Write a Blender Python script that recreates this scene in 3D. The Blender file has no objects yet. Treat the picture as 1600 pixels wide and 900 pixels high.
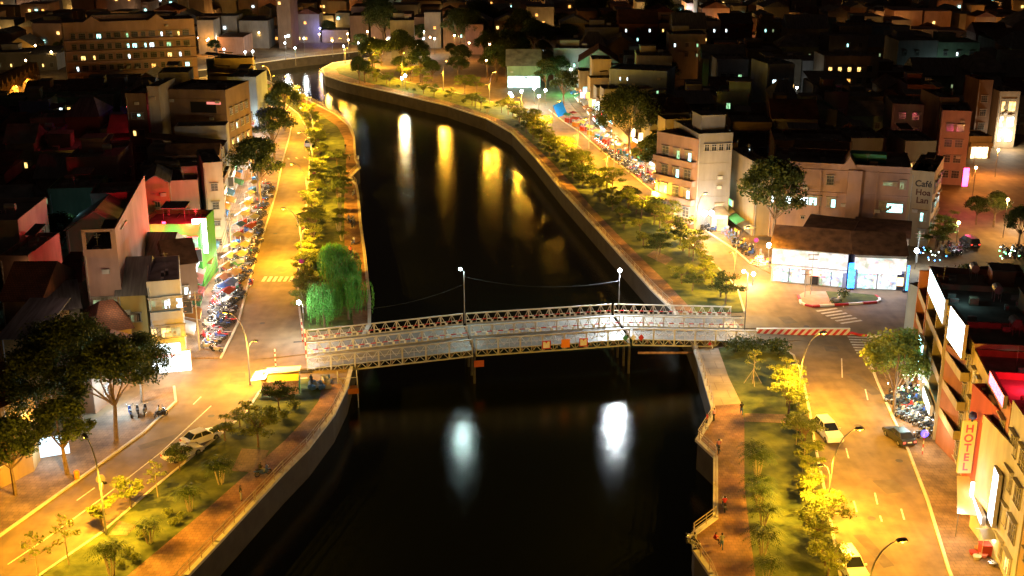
import bpy, math, random
from mathutils import Vector
from mathutils.geometry import tessellate_polygon
random.seed(7)
S=bpy.context.scene; COL=S.collection
PI=math.pi
# ---------------------------------------------------------------- camera
CH=57.0; PITCH=math.radians(18.0); FPX=1850.0
cd=bpy.data.cameras.new('camera'); cam=bpy.data.objects.new('camera',cd); COL.objects.link(cam)
cam.location=(0,0,CH); cam.rotation_euler=(PI/2-PITCH,0,0)
cd.sensor_width=36; cd.lens=36*FPX/1600; cd.clip_start=1; cd.clip_end=4000
S.camera=cam
# ---------------------------------------------------------------- night sky, no sun
W=bpy.data.worlds.new('World'); S.world=W; W.use_nodes=True
nt=W.node_tree; bg=nt.nodes['Background']
sky=nt.nodes.new('ShaderNodeTexSky'); sky.sky_type='NISHITA'; sky.sun_disc=False
sky.sun_elevation=math.radians(2); sky.sun_rotation=math.radians(200)
mixn=nt.nodes.new('ShaderNodeMixRGB'); mixn.inputs[0].default_value=.985
mixn.inputs[2].default_value=(.55,.33,.24,1)
nt.links.new(sky.outputs[0],mixn.inputs[1]); nt.links.new(mixn.outputs[0],bg.inputs[0])
bg.inputs[1].default_value=.016
# ---------------------------------------------------------------- exposure
vs=S.view_settings; vs.view_transform='Standard'; vs.look='None'; vs.gamma=1; vs.exposure=0.36; vs.use_curve_mapping=False
cy=S.cycles
cy.use_denoising=True; cy.max_bounces=5; cy.diffuse_bounces=2; cy.glossy_bounces=3; cy.transparent_max_bounces=6
cy.sample_clamp_indirect=3; cy.caustics_reflective=False; cy.caustics_refractive=False
# ---------------------------------------------------------------- helpers
sp,cp=math.sin(PITCH),math.cos(PITCH)
def G(px,py,z=0.0):
    """ground point (world x,y) at height z under a place of the 1600x900 photograph"""
    u=(px-800)/FPX; v=(py-450)/FPX
    d=(u,cp-v*sp,-sp-v*cp); t=(z-CH)/d[2]
    return (d[0]*t,d[1]*t)
def PX(x,y,z=0):
    Z=y*cp+(CH-z)*sp; up=y*sp-(CH-z)*cp
    return (800+FPX*x/Z, 450-FPX*up/Z)
MATS={}
def mat(name,col,rough=.8,var=.25,scale=1.5,metal=0,col2=None,bump=0,spec=.3,detail=4,stretch=None):
    if name in MATS: return MATS[name]
    m=bpy.data.materials.new(name); m.use_nodes=True; n=m.node_tree; b=n.nodes['Principled BSDF']
    b.inputs['Roughness'].default_value=rough; b.inputs['Metallic'].default_value=metal
    b.inputs['Specular IOR Level'].default_value=spec
    tc=n.nodes.new('ShaderNodeTexCoord'); mp=n.nodes.new('ShaderNodeMapping')
    nz=n.nodes.new('ShaderNodeTexNoise'); nz.inputs['Scale'].default_value=scale; nz.inputs['Detail'].default_value=detail
    if stretch: mp.inputs['Scale'].default_value=stretch
    n.links.new(tc.outputs['Object'],mp.inputs[0]); n.links.new(mp.outputs[0],nz.inputs[0])
    rp=n.nodes.new('ShaderNodeValToRGB'); rp.color_ramp.elements[0].position=.3; rp.color_ramp.elements[1].position=.7
    c2=col2 or tuple(min(1,c*(1+var)) for c in col); c1=tuple(c*(1-var) for c in col)
    rp.color_ramp.elements[0].color=(*c1,1); rp.color_ramp.elements[1].color=(*c2,1)
    n.links.new(nz.outputs['Fac'],rp.inputs[0]); n.links.new(rp.outputs[0],b.inputs['Base Color'])
    if bump:
        bp=n.nodes.new('ShaderNodeBump'); bp.inputs['Strength'].default_value=bump; bp.inputs['Distance'].default_value=.05
        n2=n.nodes.new('ShaderNodeTexNoise'); n2.inputs['Scale'].default_value=scale*9; n.links.new(tc.outputs['Object'],n2.inputs[0])
        n.links.new(n2.outputs['Fac'],bp.inputs['Height']); n.links.new(bp.outputs[0],b.inputs['Normal'])
    MATS[name]=m; return m
def tiles(name,c1,c2,sx=.6,sy=.3,mortar=.03,rough=.85,mc=(.1,.08,.06),bump=0,dirt=.4):
    """paving or wall bricks in world-size units with patchy dirt"""
    if name in MATS: return MATS[name]
    m=mat(name,c1,rough); n=m.node_tree; b=n.nodes['Principled BSDF']
    br=n.nodes.new('ShaderNodeTexBrick'); br.inputs['Scale'].default_value=1
    br.inputs['Brick Width'].default_value=sx; br.inputs['Row Height'].default_value=sy; br.inputs['Mortar Size'].default_value=mortar
    br.inputs['Color1'].default_value=(*c1,1); br.inputs['Color2'].default_value=(*c2,1); br.inputs['Mortar'].default_value=(*mc,1)
    tc=n.nodes['Texture Coordinate']; n.links.new(tc.outputs['Object'],br.inputs[0])
    nz=n.nodes.new('ShaderNodeTexNoise'); nz.inputs['Scale'].default_value=.35; nz.inputs['Detail'].default_value=8; n.links.new(tc.outputs['Object'],nz.inputs[0])
    r=n.nodes.new('ShaderNodeMapRange'); r.inputs[1].default_value=.35; r.inputs[2].default_value=.65; r.inputs[3].default_value=1-dirt; r.inputs[4].default_value=1.1
    n.links.new(nz.outputs['Fac'],r.inputs[0])
    mx=n.nodes.new('ShaderNodeMixRGB'); mx.blend_type='MULTIPLY'; mx.inputs[0].default_value=1
    n.links.new(br.outputs['Color'],mx.inputs[1]); n.links.new(r.outputs[0],mx.inputs[2]); n.links.new(mx.outputs[0],b.inputs['Base Color'])
    return m
def emit(name,col,st,var=0,scale=3):
    if name in MATS: return MATS[name]
    m=bpy.data.materials.new(name); m.use_nodes=True; n=m.node_tree; b=n.nodes['Principled BSDF']
    b.inputs['Base Color'].default_value=(.1,.1,.1,1)
    b.inputs['Emission Color'].default_value=(*col,1); b.inputs['Emission Strength'].default_value=st
    if var:
        tc=n.nodes.new('ShaderNodeTexCoord'); nz=n.nodes.new('ShaderNodeTexNoise'); nz.inputs['Scale'].default_value=scale
        n.links.new(tc.outputs['Object'],nz.inputs[0])
        r=n.nodes.new('ShaderNodeMapRange'); r.inputs[1].default_value=.35; r.inputs[2].default_value=.65; r.inputs[3].default_value=st*(1-var); r.inputs[4].default_value=st*(1+var)
        n.links.new(nz.outputs['Fac'],r.inputs[0]); n.links.new(r.outputs[0],b.inputs['Emission Strength'])
    m.cycles.emission_sampling='AUTO' if st>12 else 'NONE'
    MATS[name]=m; return m
class MB:
    def __init__(s): s.v=[]; s.f=[]; s.m=[]
    def add(s,vs,fs,mi=0):
        o=len(s.v); s.v+=vs; s.f+=[tuple(o+i for i in f) for f in fs]; s.m+=[mi]*len(fs); return s
    def box(s,c,d,rz=0,mi=0,taper=1,rx=0):
        cx,cy_,cz=c; dx,dy,dz=[q/2 for q in d]; ca,sa=math.cos(rz),math.sin(rz); cr,sr=math.cos(rx),math.sin(rx); vs=[]
        for z in (-dz,dz):
            t=taper if z>0 else 1
            for x,y in ((-dx,-dy),(dx,-dy),(dx,dy),(-dx,dy)):
                x*=t; y*=t; y2,z2=y*cr-z*sr,y*sr+z*cr
                vs.append((cx+x*ca-y2*sa,cy_+x*sa+y2*ca,cz+z2))
        return s.add(vs,[(3,2,1,0),(4,5,6,7),(0,1,5,4),(1,2,6,5),(2,3,7,6),(3,0,4,7)],mi)
    def tube(s,p,q,r0,r1=None,n=6,mi=0,cap=True):
        r1=r0 if r1 is None else r1; p=Vector(p); q=Vector(q); d=(q-p)
        if d.length<1e-6: return s
        d.normalize(); a=d.orthogonal().normalized(); b=d.cross(a); vs=[]
        for c,r in ((p,r0),(q,r1)):
            for i in range(n):
                t=2*PI*i/n; vs.append(tuple(c+a*math.cos(t)*r+b*math.sin(t)*r))
        fs=[(i,(i+1)%n,n+(i+1)%n,n+i) for i in range(n)]
        if cap: fs+=[tuple(range(n))[::-1],tuple(range(n,2*n))]
        return s.add(vs,fs,mi)
    def path(s,pts,r0,r1=None,n=6,mi=0):
        r1=r0 if r1 is None else r1; k=len(pts)-1
        for i in range(k): s.tube(pts[i],pts[i+1],r0+(r1-r0)*i/k,r0+(r1-r0)*(i+1)/k,n,mi)
        return s
    def prism(s,poly,z0,z1,mi=0,bottom=False):
        n=len(poly); vs=[(x,y,z0) for x,y in poly]+[(x,y,z1) for x,y in poly]
        tr=tessellate_polygon([[Vector((x,y,0)) for x,y in poly]])
        fs=[]
        for t in tr:
            a,b,c=[Vector(poly[i]) for i in t]
            if (b-a).cross(c-a)<0: t=t[::-1]
            fs.append(tuple(n+i for i in t))
            if bottom: fs.append(tuple(i for i in t[::-1]))
        ar=sum(poly[i][0]*poly[(i+1)%n][1]-poly[(i+1)%n][0]*poly[i][1] for i in range(n))
        for i in range(n):
            j=(i+1)%n; fs.append((i,j,n+j,n+i) if ar>0 else (j,i,n+i,n+j))
        return s.add(vs,fs,mi)
    def ball(s,c,r,n=8,m=5,mi=0,sz=1):
        vs=[(c[0],c[1],c[2]+r*sz)]
        for j in range(1,m):
            t=PI*j/m
            for i in range(n):
                a=2*PI*i/n; vs.append((c[0]+r*math.sin(t)*math.cos(a),c[1]+r*math.sin(t)*math.sin(a),c[2]+r*sz*math.cos(t)))
        vs.append((c[0],c[1],c[2]-r*sz)); L=len(vs)-1
        fs=[(0,1+i,1+(i+1)%n) for i in range(n)]
        for j in range(m-2):
            for i in range(n):
                a=1+j*n+i; b=1+j*n+(i+1)%n; fs.append((a,a+n,b+n,b))
        fs+=[(L,1+(m-2)*n+(i+1)%n,1+(m-2)*n+i) for i in range(n)]
        return s.add(vs,fs,mi)
    def mesh(s,name,mats):
        me=bpy.data.meshes.new(name); me.from_pydata(s.v,[],s.f)
        mats=mats if isinstance(mats,(list,tuple)) else [mats]
        for m in mats: me.materials.append(m)
        if len(mats)>1: me.polygons.foreach_set('material_index',s.m)
        return me
    def build(s,name,mats,parent=None,loc=None,rz=0):
        return inst(name,s.mesh(name,mats),parent,loc,rz)
def inst(name,me,parent=None,loc=None,rz=0,sc=None):
    o=bpy.data.objects.new(name,me); COL.objects.link(o)
    if parent: o.parent=parent
    if loc: o.location=loc
    if rz: o.rotation_euler=(0,0,rz)
    if sc: o.scale=sc if isinstance(sc,tuple) else (sc,sc,sc)
    return o
THINGS=[]
def tag(o,label,cat,group=None):
    o['label']=label; o['category']=cat
    if group: o['group']=group
    THINGS.append(o); return o
def thing(name,label,cat,loc=(0,0,0),rz=0,group=None,sc=None):
    o=inst(name,None,None,loc,rz,sc); o.empty_display_size=.3
    return tag(o,label,cat,group)
def struct(o,kind='structure'): o['kind']=kind; return o
def copy_tree(o,parent=None):
    c=o.copy(); COL.objects.link(c)
    if parent: c.parent=parent
    for ch in KIDS.get(o.name) or [x for x in o.children]:
        copy_tree(ch,c)
    return c
KIDS={}
def freeze(o):
    """remember a prototype's children so that copies are quick to make"""
    KIDS[o.name]=list(o.children)
    for c in KIDS[o.name]: freeze(c)
def dup(proto,loc,rz=0,label=None,group=None,sc=None,cat=None):
    c=copy_tree(proto); c.location=loc; c.rotation_euler=(0,0,rz)
    if sc: c.scale=sc if isinstance(sc,tuple) else (sc,sc,sc)
    if label: c['label']=label
    if group: c['group']=group
    if cat: c['category']=cat
    THINGS.append(c); return c
def seg(poly,step,start=0.0):
    """points every step metres along a polyline, with heading"""
    out=[]; acc=start
    for a,b in zip(poly,poly[1:]):
        L=math.hypot(b[0]-a[0],b[1]-a[1]); h=math.atan2(b[1]-a[1],b[0]-a[0]); t=acc
        while t<L:
            out.append((a[0]+(b[0]-a[0])*t/L,a[1]+(b[1]-a[1])*t/L,h)); t+=step
        acc=t-L
    return out
def inpoly(x,y,P):
    c=False; j=len(P)-1
    for i in range(len(P)):
        xi,yi=P[i]; xj,yj=P[j]
        if (yi>y)!=(yj>y) and x<(xj-xi)*(y-yi)/(yj-yi)+xi: c=not c
        j=i
    return c
def GP(pts,z=0): return [G(x,y,z) for x,y in pts]
def smooth(P,n=2):
    for _ in range(n):
        Q=[P[0]]
        for a,b in zip(P,P[1:]):
            Q+=[(a[0]*.75+b[0]*.25,a[1]*.75+b[1]*.25),(a[0]*.25+b[0]*.75,a[1]*.25+b[1]*.75)]
        P=Q+[P[-1]]
    return P
SOD=(1,.46,.03); WHT=(.85,.95,1); WARM=(1,.75,.42)
def spot(loc,e,col=SOD,r=.22,ang=150,blend=.2,name='lamp_light',parent=None,aim=(0,0)):
    l=bpy.data.lights.new(name,'SPOT'); l.energy=e; l.color=col; l.shadow_soft_size=r; l.spot_size=math.radians(ang); l.spot_blend=blend
    o=bpy.data.objects.new(name,l); COL.objects.link(o); o.location=loc; o.rotation_euler=(aim[0],aim[1],0)
    if parent: o.parent=parent
    return o
def point(loc,e,col=WHT,r=.3,name='bulb_or_fill_light',parent=None):
    l=bpy.data.lights.new(name,'POINT'); l.energy=e; l.color=col; l.shadow_soft_size=r
    o=bpy.data.objects.new(name,l); COL.objects.link(o); o.location=loc
    if parent: o.parent=parent
    return o
# ================================================================ the setting: water, banks, roads, parks
WZ=-3.4
bankL=[(240,960),(290,903),(340,850),(400,785),(440,742),(480,702),(520,650),(541,607),(548,580),(560,540),(577,508),(577,470),(570,400),(563,350),(560,310),(557,291),(546,278),(562,263),(555,250),(553,215),(545,197),(525,180),(500,167),(470,152),(430,133),(405,120),(380,113),(340,118),(200,140),(-200,175)]
bankR=[(1135,960),(1112,900),(1086,862),(1083,838),(1118,812),(1118,760),(1118,716),(1090,690),(1113,652),(1114,640),(1100,590),(1086,548),(1075,520),(1050,484),(1020,455),(975,405),(930,355),(880,300),(835,245),(800,208),(760,186),(700,166),(620,147),(540,129),(508,119),(503,108),(520,99),(560,93),(596,88),(598,84),(560,81),(480,89),(400,99),(340,107),(200,122),(-200,150)]
BL=GP(bankL); BR=GP(bankR)
LAND_L=BL+[(-700,BL[-1][1]),(-700,30),(BL[0][0],30)]
LAND_R=BR+[(-900,BR[-1][1]+5),(-900,1500),(900,1500),(900,30),(BR[0][0],30)]
asph=mat('asphalt_ground',(.175,.125,.07),.75,.2,.22,bump=.25,spec=.35,detail=9)
def wear(m,st,lo=.72):
    n=m.node_tree; b=n.nodes['Principled BSDF']; src=b.inputs['Base Color'].links[0].from_socket; tc=n.nodes['Texture Coordinate']; cur=src
    for s_,sc_,l_ in ((st,1.0,lo),((.6,.6,1),.9,.82)):
        mp=n.nodes.new('ShaderNodeMapping'); mp.inputs['Scale'].default_value=s_; nz=n.nodes.new('ShaderNodeTexNoise'); nz.inputs['Scale'].default_value=sc_; nz.inputs['Detail'].default_value=7
        r=n.nodes.new('ShaderNodeMapRange'); r.inputs[1].default_value=.38; r.inputs[2].default_value=.6; r.inputs[3].default_value=l_; r.inputs[4].default_value=1.05
        mx=n.nodes.new('ShaderNodeMixRGB'); mx.blend_type='MULTIPLY'; mx.inputs[0].default_value=1
        n.links.new(tc.outputs['Object'],mp.inputs[0]); n.links.new(mp.outputs[0],nz.inputs[0]); n.links.new(nz.outputs['Fac'],r.inputs[0]); n.links.new(cur,mx.inputs[1]); n.links.new(r.outputs[0],mx.inputs[2]); cur=mx.outputs[0]
    n.links.new(cur,b.inputs['Base Color'])
wear(asph,(.7,.08,1),.86)
blockm=mat('dark_block_ground',(.06,.055,.05),.9,.3,.3)
# the water: dark, slightly ruffled
def water_mat():
    m=bpy.data.materials.new('canal_water'); m.use_nodes=True; n=m.node_tree; b=n.nodes['Principled BSDF']
    b.inputs['Base Color'].default_value=(.0045,.006,.0025,1); b.inputs['Roughness'].default_value=1; b.inputs['Specular IOR Level'].default_value=0
    gl=n.nodes.new('ShaderNodeBsdfGlossy'); gl.distribution='BECKMANN'; gl.inputs['Roughness'].default_value=.19; gl.inputs['Color'].default_value=(.9,.9,.88,1)
    fr=n.nodes.new('ShaderNodeFresnel'); fr.inputs[0].default_value=1.4; mx=n.nodes.new('ShaderNodeMixShader')
    n.links.new(fr.outputs[0],mx.inputs[0]); n.links.new(b.outputs[0],mx.inputs[1]); n.links.new(gl.outputs[0],mx.inputs[2]); n.links.new(mx.outputs[0],n.nodes['Material Output'].inputs[0])
    tc=n.nodes.new('ShaderNodeTexCoord'); nz=n.nodes.new('ShaderNodeTexNoise'); nz.inputs['Scale'].default_value=3.5; nz.inputs['Detail'].default_value=6
    bp=n.nodes.new('ShaderNodeBump'); bp.inputs['Strength'].default_value=.32; bp.inputs['Distance'].default_value=.05
    n.links.new(tc.outputs['Object'],nz.inputs[0]); n.links.new(nz.outputs['Fac'],bp.inputs['Height']); n.links.new(bp.outputs[0],b.inputs['Normal']); n.links.new(bp.outputs[0],gl.inputs['Normal'])
    return m
wm=MB(); wm.add([(-700,20,WZ),(700,20,WZ),(700,1200,WZ),(-700,1200,WZ)],[(0,1,2,3)])
struct(wm.build('water',water_mat()))
def land(name,poly,m):
    b=MB(); n=len(poly); tr=tessellate_polygon([[Vector((x,y,0)) for x,y in poly]]); fs=[]
    for t in tr:
        a,bb,c=[Vector(poly[i]) for i in t]
        fs.append(tuple(t if (bb-a).cross(c-a)>0 else t[::-1]))
    b.add([(x,y,0) for x,y in poly],fs); return struct(b.build(name,m))
land('ground',LAND_L,asph); land('ground',LAND_R,asph)
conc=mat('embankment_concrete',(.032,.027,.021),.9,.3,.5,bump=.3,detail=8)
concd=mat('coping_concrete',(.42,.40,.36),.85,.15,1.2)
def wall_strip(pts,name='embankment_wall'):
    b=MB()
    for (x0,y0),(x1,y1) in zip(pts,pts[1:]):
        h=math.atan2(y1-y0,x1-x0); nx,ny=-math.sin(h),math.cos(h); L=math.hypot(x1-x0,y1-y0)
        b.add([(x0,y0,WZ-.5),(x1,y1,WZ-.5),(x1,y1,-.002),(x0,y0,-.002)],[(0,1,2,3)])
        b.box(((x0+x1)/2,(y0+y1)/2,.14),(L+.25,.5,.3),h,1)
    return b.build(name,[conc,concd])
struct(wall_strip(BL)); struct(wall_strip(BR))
# ---- parks and promenades
pave=tiles('promenade_tiles',(.33,.18,.10),(.25,.13,.075),.5,.5,.03,.8,(.2,.11,.065),dirt=.55)
pave2=tiles('sidewalk_tiles',(.25,.17,.11),(.2,.135,.09),.6,.6,.03,.85,(.15,.11,.075),dirt=.5)
pavec=tiles('concrete_walk',(.36,.31,.25),(.33,.28,.22),2.4,2.4,.03,.85,(.2,.16,.12),dirt=.3)
grassm=mat('lawn_grass',(.055,.085,.018),.95,.45,.55,col2=(.11,.13,.03),bump=.6,detail=10)
kerbm=mat('kerb_concrete',(.5,.47,.4),.8,.15,1.5)
def flat(name,px,z1,m,z0=-.05,w=False):
    P=px if w else GP(px)
    return struct(MB().prism(P,z0,z1).build(name,m))
def kerb(pts,z=.17,w=.28,name='kerb'):
    b=MB()
    for (x0,y0),(x1,y1) in zip(pts,pts[1:]):
        h=math.atan2(y1-y0,x1-x0); L=math.hypot(x1-x0,y1-y0); b.box(((x0+x1)/2,(y0+y1)/2,z/2),(L+.08,w,z),h)
    return struct(b.build(name,kerbm))
# left bank, near side of the bridge
kLS=[(-20,955),(60,902),(160,833),(235,768),(300,715),(350,676),(388,642),(404,615)]
iLS=[(140,950),(201,900),(312,807),(400,730),(445,690),(478,655),(498,628)]
bLS=[p for p in bankL[:8]]
endLS=[(480,592),(425,596)]
flat('lawn',kLS+endLS[::-1]+[(505,600)]+iLS[::-1],.10,grassm)
flat('promenade',iLS+[(505,600),(541,603)]+bLS[::-1],.14,pave)
kerb(GP(kLS+endLS[::-1]))
# left bank, beyond the bridge
kLN=[(473,520),(466,470),(466,430),(472,380),(479,320),(483,270),(484,232),(479,200),(466,178),(440,158),(412,142),(385,130)]
iLN=[(553,512),(546,470),(540,420),(538,370),(538,300),(541,252),(538,218),(527,198),(505,182),(478,168),(440,150),(405,134),(385,126)]
bLN=bankL[10:27]
flat('lawn',kLN+iLN[::-1],.10,grassm); flat('promenade',iLN+bLN[::-1],.14,pave); kerb(GP(kLN))
# right bank, near side
kRS=[(1150,541),(1210,538),(1240,556),(1256,600),(1266,650),(1274,700),(1290,775),(1304,850),(1313,903),(1324,960)]
iRS=[(1122,545),(1138,590),(1158,632),(1163,660),(1163,760),(1171,830),(1180,900),(1186,960)]
bRS=bankR[0:12][::-1]
flat('lawn',kRS+iRS[::-1],.10,grassm); kerb(GP(kRS))
flat('promenade',[(1158,632),(1163,660),(1163,760),(1171,830),(1180,900),(1186,960)]+bankR[0:10]+[(1113,636)],.14,pave)
flat('promenade',[(1122,545),(1138,590),(1158,632),(1113,636),(1100,590),(1086,548)],.145,pavec)
# right bank, beyond the bridge
kRN=[(1163,488),(1152,450),(1105,402),(1052,358),(1002,320),(962,296),(930,272),(905,250),(860,214),(830,190),(792,166),(740,152),(690,140),(640,130),(600,118),(580,104)]
iRN=[(1086,490),(1040,441),(1000,402),(965,367),(930,331),(895,290),(866,258),(836,229),(806,202),(778,186),(700,160),(620,141),(560,126),(530,116),(524,108)]
bRN=bankR[13:27]
flat('lawn',kRN+[(560,96)]+iRN[::-1],.10,grassm); flat('promenade',iRN+[(535,103)]+bRN[::-1],.14,pave); kerb(GP(kRN))
# walks that cross the lawns
for q in ([(1163,660),(1163,647),(1266,650),(1270,664)],[(362,737),(378,702),(420,705),(405,740)],[(170,838),(186,815),(214,823),(198,838)],
          [(514,250),(514,242),(541,240),(541,248)],[(1010,400),(1022,392),(1052,405),(1040,415)]):
    flat('garden_path',q,.125,pave2)
# pavements on the town side
pvRS=[(1352,548),(1432,524),(1432,575),(1447,617),(1473,691),(1498,736),(1522,798),(1549,863),(1582,932),(1600,960),(1510,960),(1482,890),(1450,785),(1420,707),(1396,655),(1372,600)]
flat('pavement',pvRS,.13,pave2); kerb(GP([(1600-90,960),(1482,890),(1450,785),(1420,707),(1396,655),(1372,600),(1352,548),(1432,524)]))
pvLS=[(-60,880),(0,838),(120,752),(225,676),(275,628),(272,605),(230,612),(150,655),(60,720),(-60,790)]
flat('pavement',pvLS,.13,pave2); kerb(GP([(-60,880),(0,838),(120,752),(225,676),(275,628),(272,605)]))
pvLN=[(345,560),(372,505),(385,455),(402,395),(420,340),(432,300),(441,255),(452,215),(458,185),(440,165),(400,165),(380,230),(365,300),(345,345),(325,400),(305,460),(288,540),(280,560)]
flat('pavement',pvLN,.12,pave2); kerb(GP(pvLN[:10]))
pvRN=[(1172,412),(1150,392),(1110,366),(1060,331),(1010,291),(975,263),(940,236),(905,206),(880,190),(858,172),(895,150),(920,178),(950,212),(985,240),(1020,262),(1060,292),(1110,325),(1165,370),(1205,400),(1208,430)]
flat('pavement',pvRN,.12,pave2); kerb(GP(pvRN[:10]))
# ---- road paint
paint=mat('worn_road_paint',(.62,.58,.5),.8,.3,3,col2=(.75,.72,.65))
def stripe(a,b,w=.14,name='lane_line',z=.006):
    (x0,y0),(x1,y1)=G(*a),G(*b); h=math.atan2(y1-y0,x1-x0); L=math.hypot(x1-x0,y1-y0)
    dx,dy=-math.sin(h)*w/2,math.cos(h)*w/2
    return MB().add([(x0-dx,y0-dy,z),(x1-dx,y1-dy,z),(x1+dx,y1+dy,z),(x0+dx,y0+dy,z)],[(0,1,2,3)])
def lines(name,segs,w=.14):
    b=MB()
    for a,c in segs:
        s_=stripe(a,c,w); b.add(s_.v,s_.f)
    return struct(b.build(name,paint))
lines('lane_line',[((12,882),(70,843)),((70,843),(160,778)),((160,778),(250,708)),((250,708),(330,634)),((120,782),(148,762)),((302,632),(314,620)),((422,598),(400,578))],.15)
for i in range(7):   # dashes down the right road
    pass
lines('lane_line',[((1316,455),(1318,480)),((1334,783),(1339,800)),((1367,770),(1371,788)),((1375,806),(1378,815)),((1408,795),(1413,812)),((1322,700),(1326,716)),((1352,608),(1356,625)),((1315,560),(1316,590))],.16)
lines('lane_line',[((1070,300),(1074,304)),((990,300),(1010,315)),((1045,345),(1060,357)),((940,262),(950,269)),((900,225),(908,231))],.14)
def zebra(p0,p1,n,ln,w=.45):
    """n bars between two picture points, each ln metres long across"""
    (x0,y0),(x1,y1)=G(*p0),G(*p1); h=math.atan2(y1-y0,x1-x0); ux,uy=-math.sin(h),math.cos(h); b=MB()
    for i in range(n):
        t=i/(n-1); x=x0+(x1-x0)*t; y=y0+(y1-y0)*t; c,s_=math.cos(h)*w/2,math.sin(h)*w/2
        b.add([(x-c-ux*ln/2,y-s_-uy*ln/2,.008),(x+c-ux*ln/2,y+s_-uy*ln/2,.008),(x+c+ux*ln/2,y+s_+uy*ln/2,.008),(x-c+ux*ln/2,y-s_+uy*ln/2,.008)],[(0,1,2,3)])
    return struct(b.build('crosswalk',paint))
zebra((413,436),(455,436),6,2.6,.5); zebra((1032,340),(1072,342),6,2.4,.5)
zebra((1292,484),(1330,503),6,3.6,.5); zebra((1345,523),(1362,552),8,4,.45); zebra((400,252),(476,246),7,1.8,.4)
# ================================================================ the steel bridge
steel=mat('galvanised_steel',(.5,.49,.46),.5,.12,3,metal=.25,spec=.5)
steeld=mat('rusty_steel',(.28,.17,.11),.8,.4,2)
redp=mat('red_paint',(.45,.03,.03),.5,.15,2); whtp=mat('white_paint',(.75,.74,.7),.5,.06,2)
P0=Vector((*G(480,580,0),0)); P1=Vector((*G(1181,537,0),0))
BX=(P1-P0).normalized(); BY=Vector((-BX.y,BX.x,0)); BLEN=(P1-P0).length; BANG=math.atan2(BX.y,BX.x)
def bz(t):     # deck height along the bridge, metres from the left end
    k=[(0,.35),(BLEN*.36,1.55),(BLEN*.71,1.75),(BLEN,.35)]
    for (a,z0),(b,z1) in zip(k,k[1:]):
        if t<=b: return z0+(z1-z0)*(t-a)/(b-a)
    return k[-1][1]
def bp(t,o,z=0): 
    v=P0+BX*t+BY*o; return (v.x,v.y,bz(t)+z)
bridge=thing('footbridge','grey steel truss road bridge with three lattice sides across the dark canal','bridge',(0,0,0))
bridge.name='steel_bridge'
SEC=[(0,BLEN*.355),(BLEN*.362,BLEN*.705),(BLEN*.712,BLEN)]
PN=[7,7,6]
dk=mat('bridge_deck_steel',(.2,.19,.17),.55,.15,.8,metal=.1,spec=.5,detail=8)
def beam(b,p,q,w=.09,mi=0): b.tube(p,q,w*.7,None,4,mi)
for o,zt,zb in ((0,1.45,-.85),(5.1,1.5,.05),(10.2,1.5,.05)):
    for si,(a,c) in enumerate(SEC):
        n=PN[si]; st=(c-a)/n
        fr=MB(); la=MB()
        for i in range(n):
            t0=a+st*i+.05; t1=a+st*(i+1)-.05; tm=(t0+t1)/2
            beam(fr,bp(t0,o,zt),bp(t1+.1,o,zt),.15); beam(fr,bp(t0,o,zb),bp(t1+.1,o,zb),.15)
            beam(fr,bp(t0,o,zb),bp(t0,o,zt),.11); beam(fr,bp(t1,o,zb),bp(t1,o,zt),.11); beam(fr,bp(tm,o,zb),bp(tm,o,zt),.06)
            q0=(t0*3+t1)/4; q1=(t0+t1*3)/4; zm=(zt+zb)/2
            if o: 
                for x0,z0,x1,z1 in ((t0,zt,q0,zb),(q0,zb,tm,zt),(tm,zt,q1,zb),(q1,zb,t1,zt)): beam(la,bp(x0,o,z0),bp(x1,o,z1),.07)
            else:
                for x0,z0,x1,z1 in ((t0,zb,q0,-.05),(q0,-.05,tm,zb),(tm,zb,q1,-.05),(q1,-.05,t1,zb),(t0,zt,q0,.4),(q0,.4,tm,zt),(tm,zt,q1,.4),(q1,.4,t1,zt)): beam(la,bp(x0,o,z0),bp(x1,o,z1),.06)
                beam(fr,bp(t0,o,-.03),bp(t1,o,-.03),.1)
                beam(fr,bp(t0,o,.7),bp(t1,o,.7),.05)
        f=fr.build('truss_side',steel,bridge); la.build('lattice',steel,f)
        if o:
            for i in range(n*4):
                tt=a+st*i/4; bb=MB().tube(bp(tt+.04,o-.14,.62),bp(tt+st/4-.04,o-.14,.62),.07,None,4)
                bb.build('guard_rail',redp if i%2 else whtp,f)
            for i in range(n*2):
                tt=a+st*(i+.5)/2; MB().box(bp(tt,o-.12,.3),(.28,.1,.34),BANG).build('rail_bracket',whtp,f)
for (oa,ob) in ((.15,4.9),(5.3,10.0)):
    for a,c in SEC:
        b=MB(); n=10
        for i in range(n):
            t0=a+(c-a)*i/n; t1=a+(c-a)*(i+1)/n
            b.add([bp(t0,oa,0),bp(t1,oa,0),bp(t1,ob,0),bp(t0,ob,0),bp(t0,oa,-.2),bp(t1,oa,-.2),bp(t1,ob,-.2),bp(t0,ob,-.2)],[(0,1,2,3),(7,6,5,4),(4,5,1,0),(6,7,3,2)])
        b.build('deck',dk,bridge)
b=MB()
n=int(BLEN/1.55)
for i in range(n+1):
    t=min(BLEN-.1,.1+i*1.55); beam(b,bp(t,.1,-.5),bp(t,10.2,-.5),.2)
b.build('cross_beams',steeld,bridge)
for t in (BLEN*.36,BLEN*.708):
    b=MB()
    for o in (.6,3.4,6.6,9.6):
        x,y,z=bp(t,o,-.7); b.tube((x,y,WZ-1),(x,y,z),.16,None,8)
    b.tube(bp(t,.3,-.95),bp(t,10.2,-.95),.2,None,4); b.build('pier',mat('dark_pier_steel',(.05,.045,.04),.8,.3),bridge)
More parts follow.
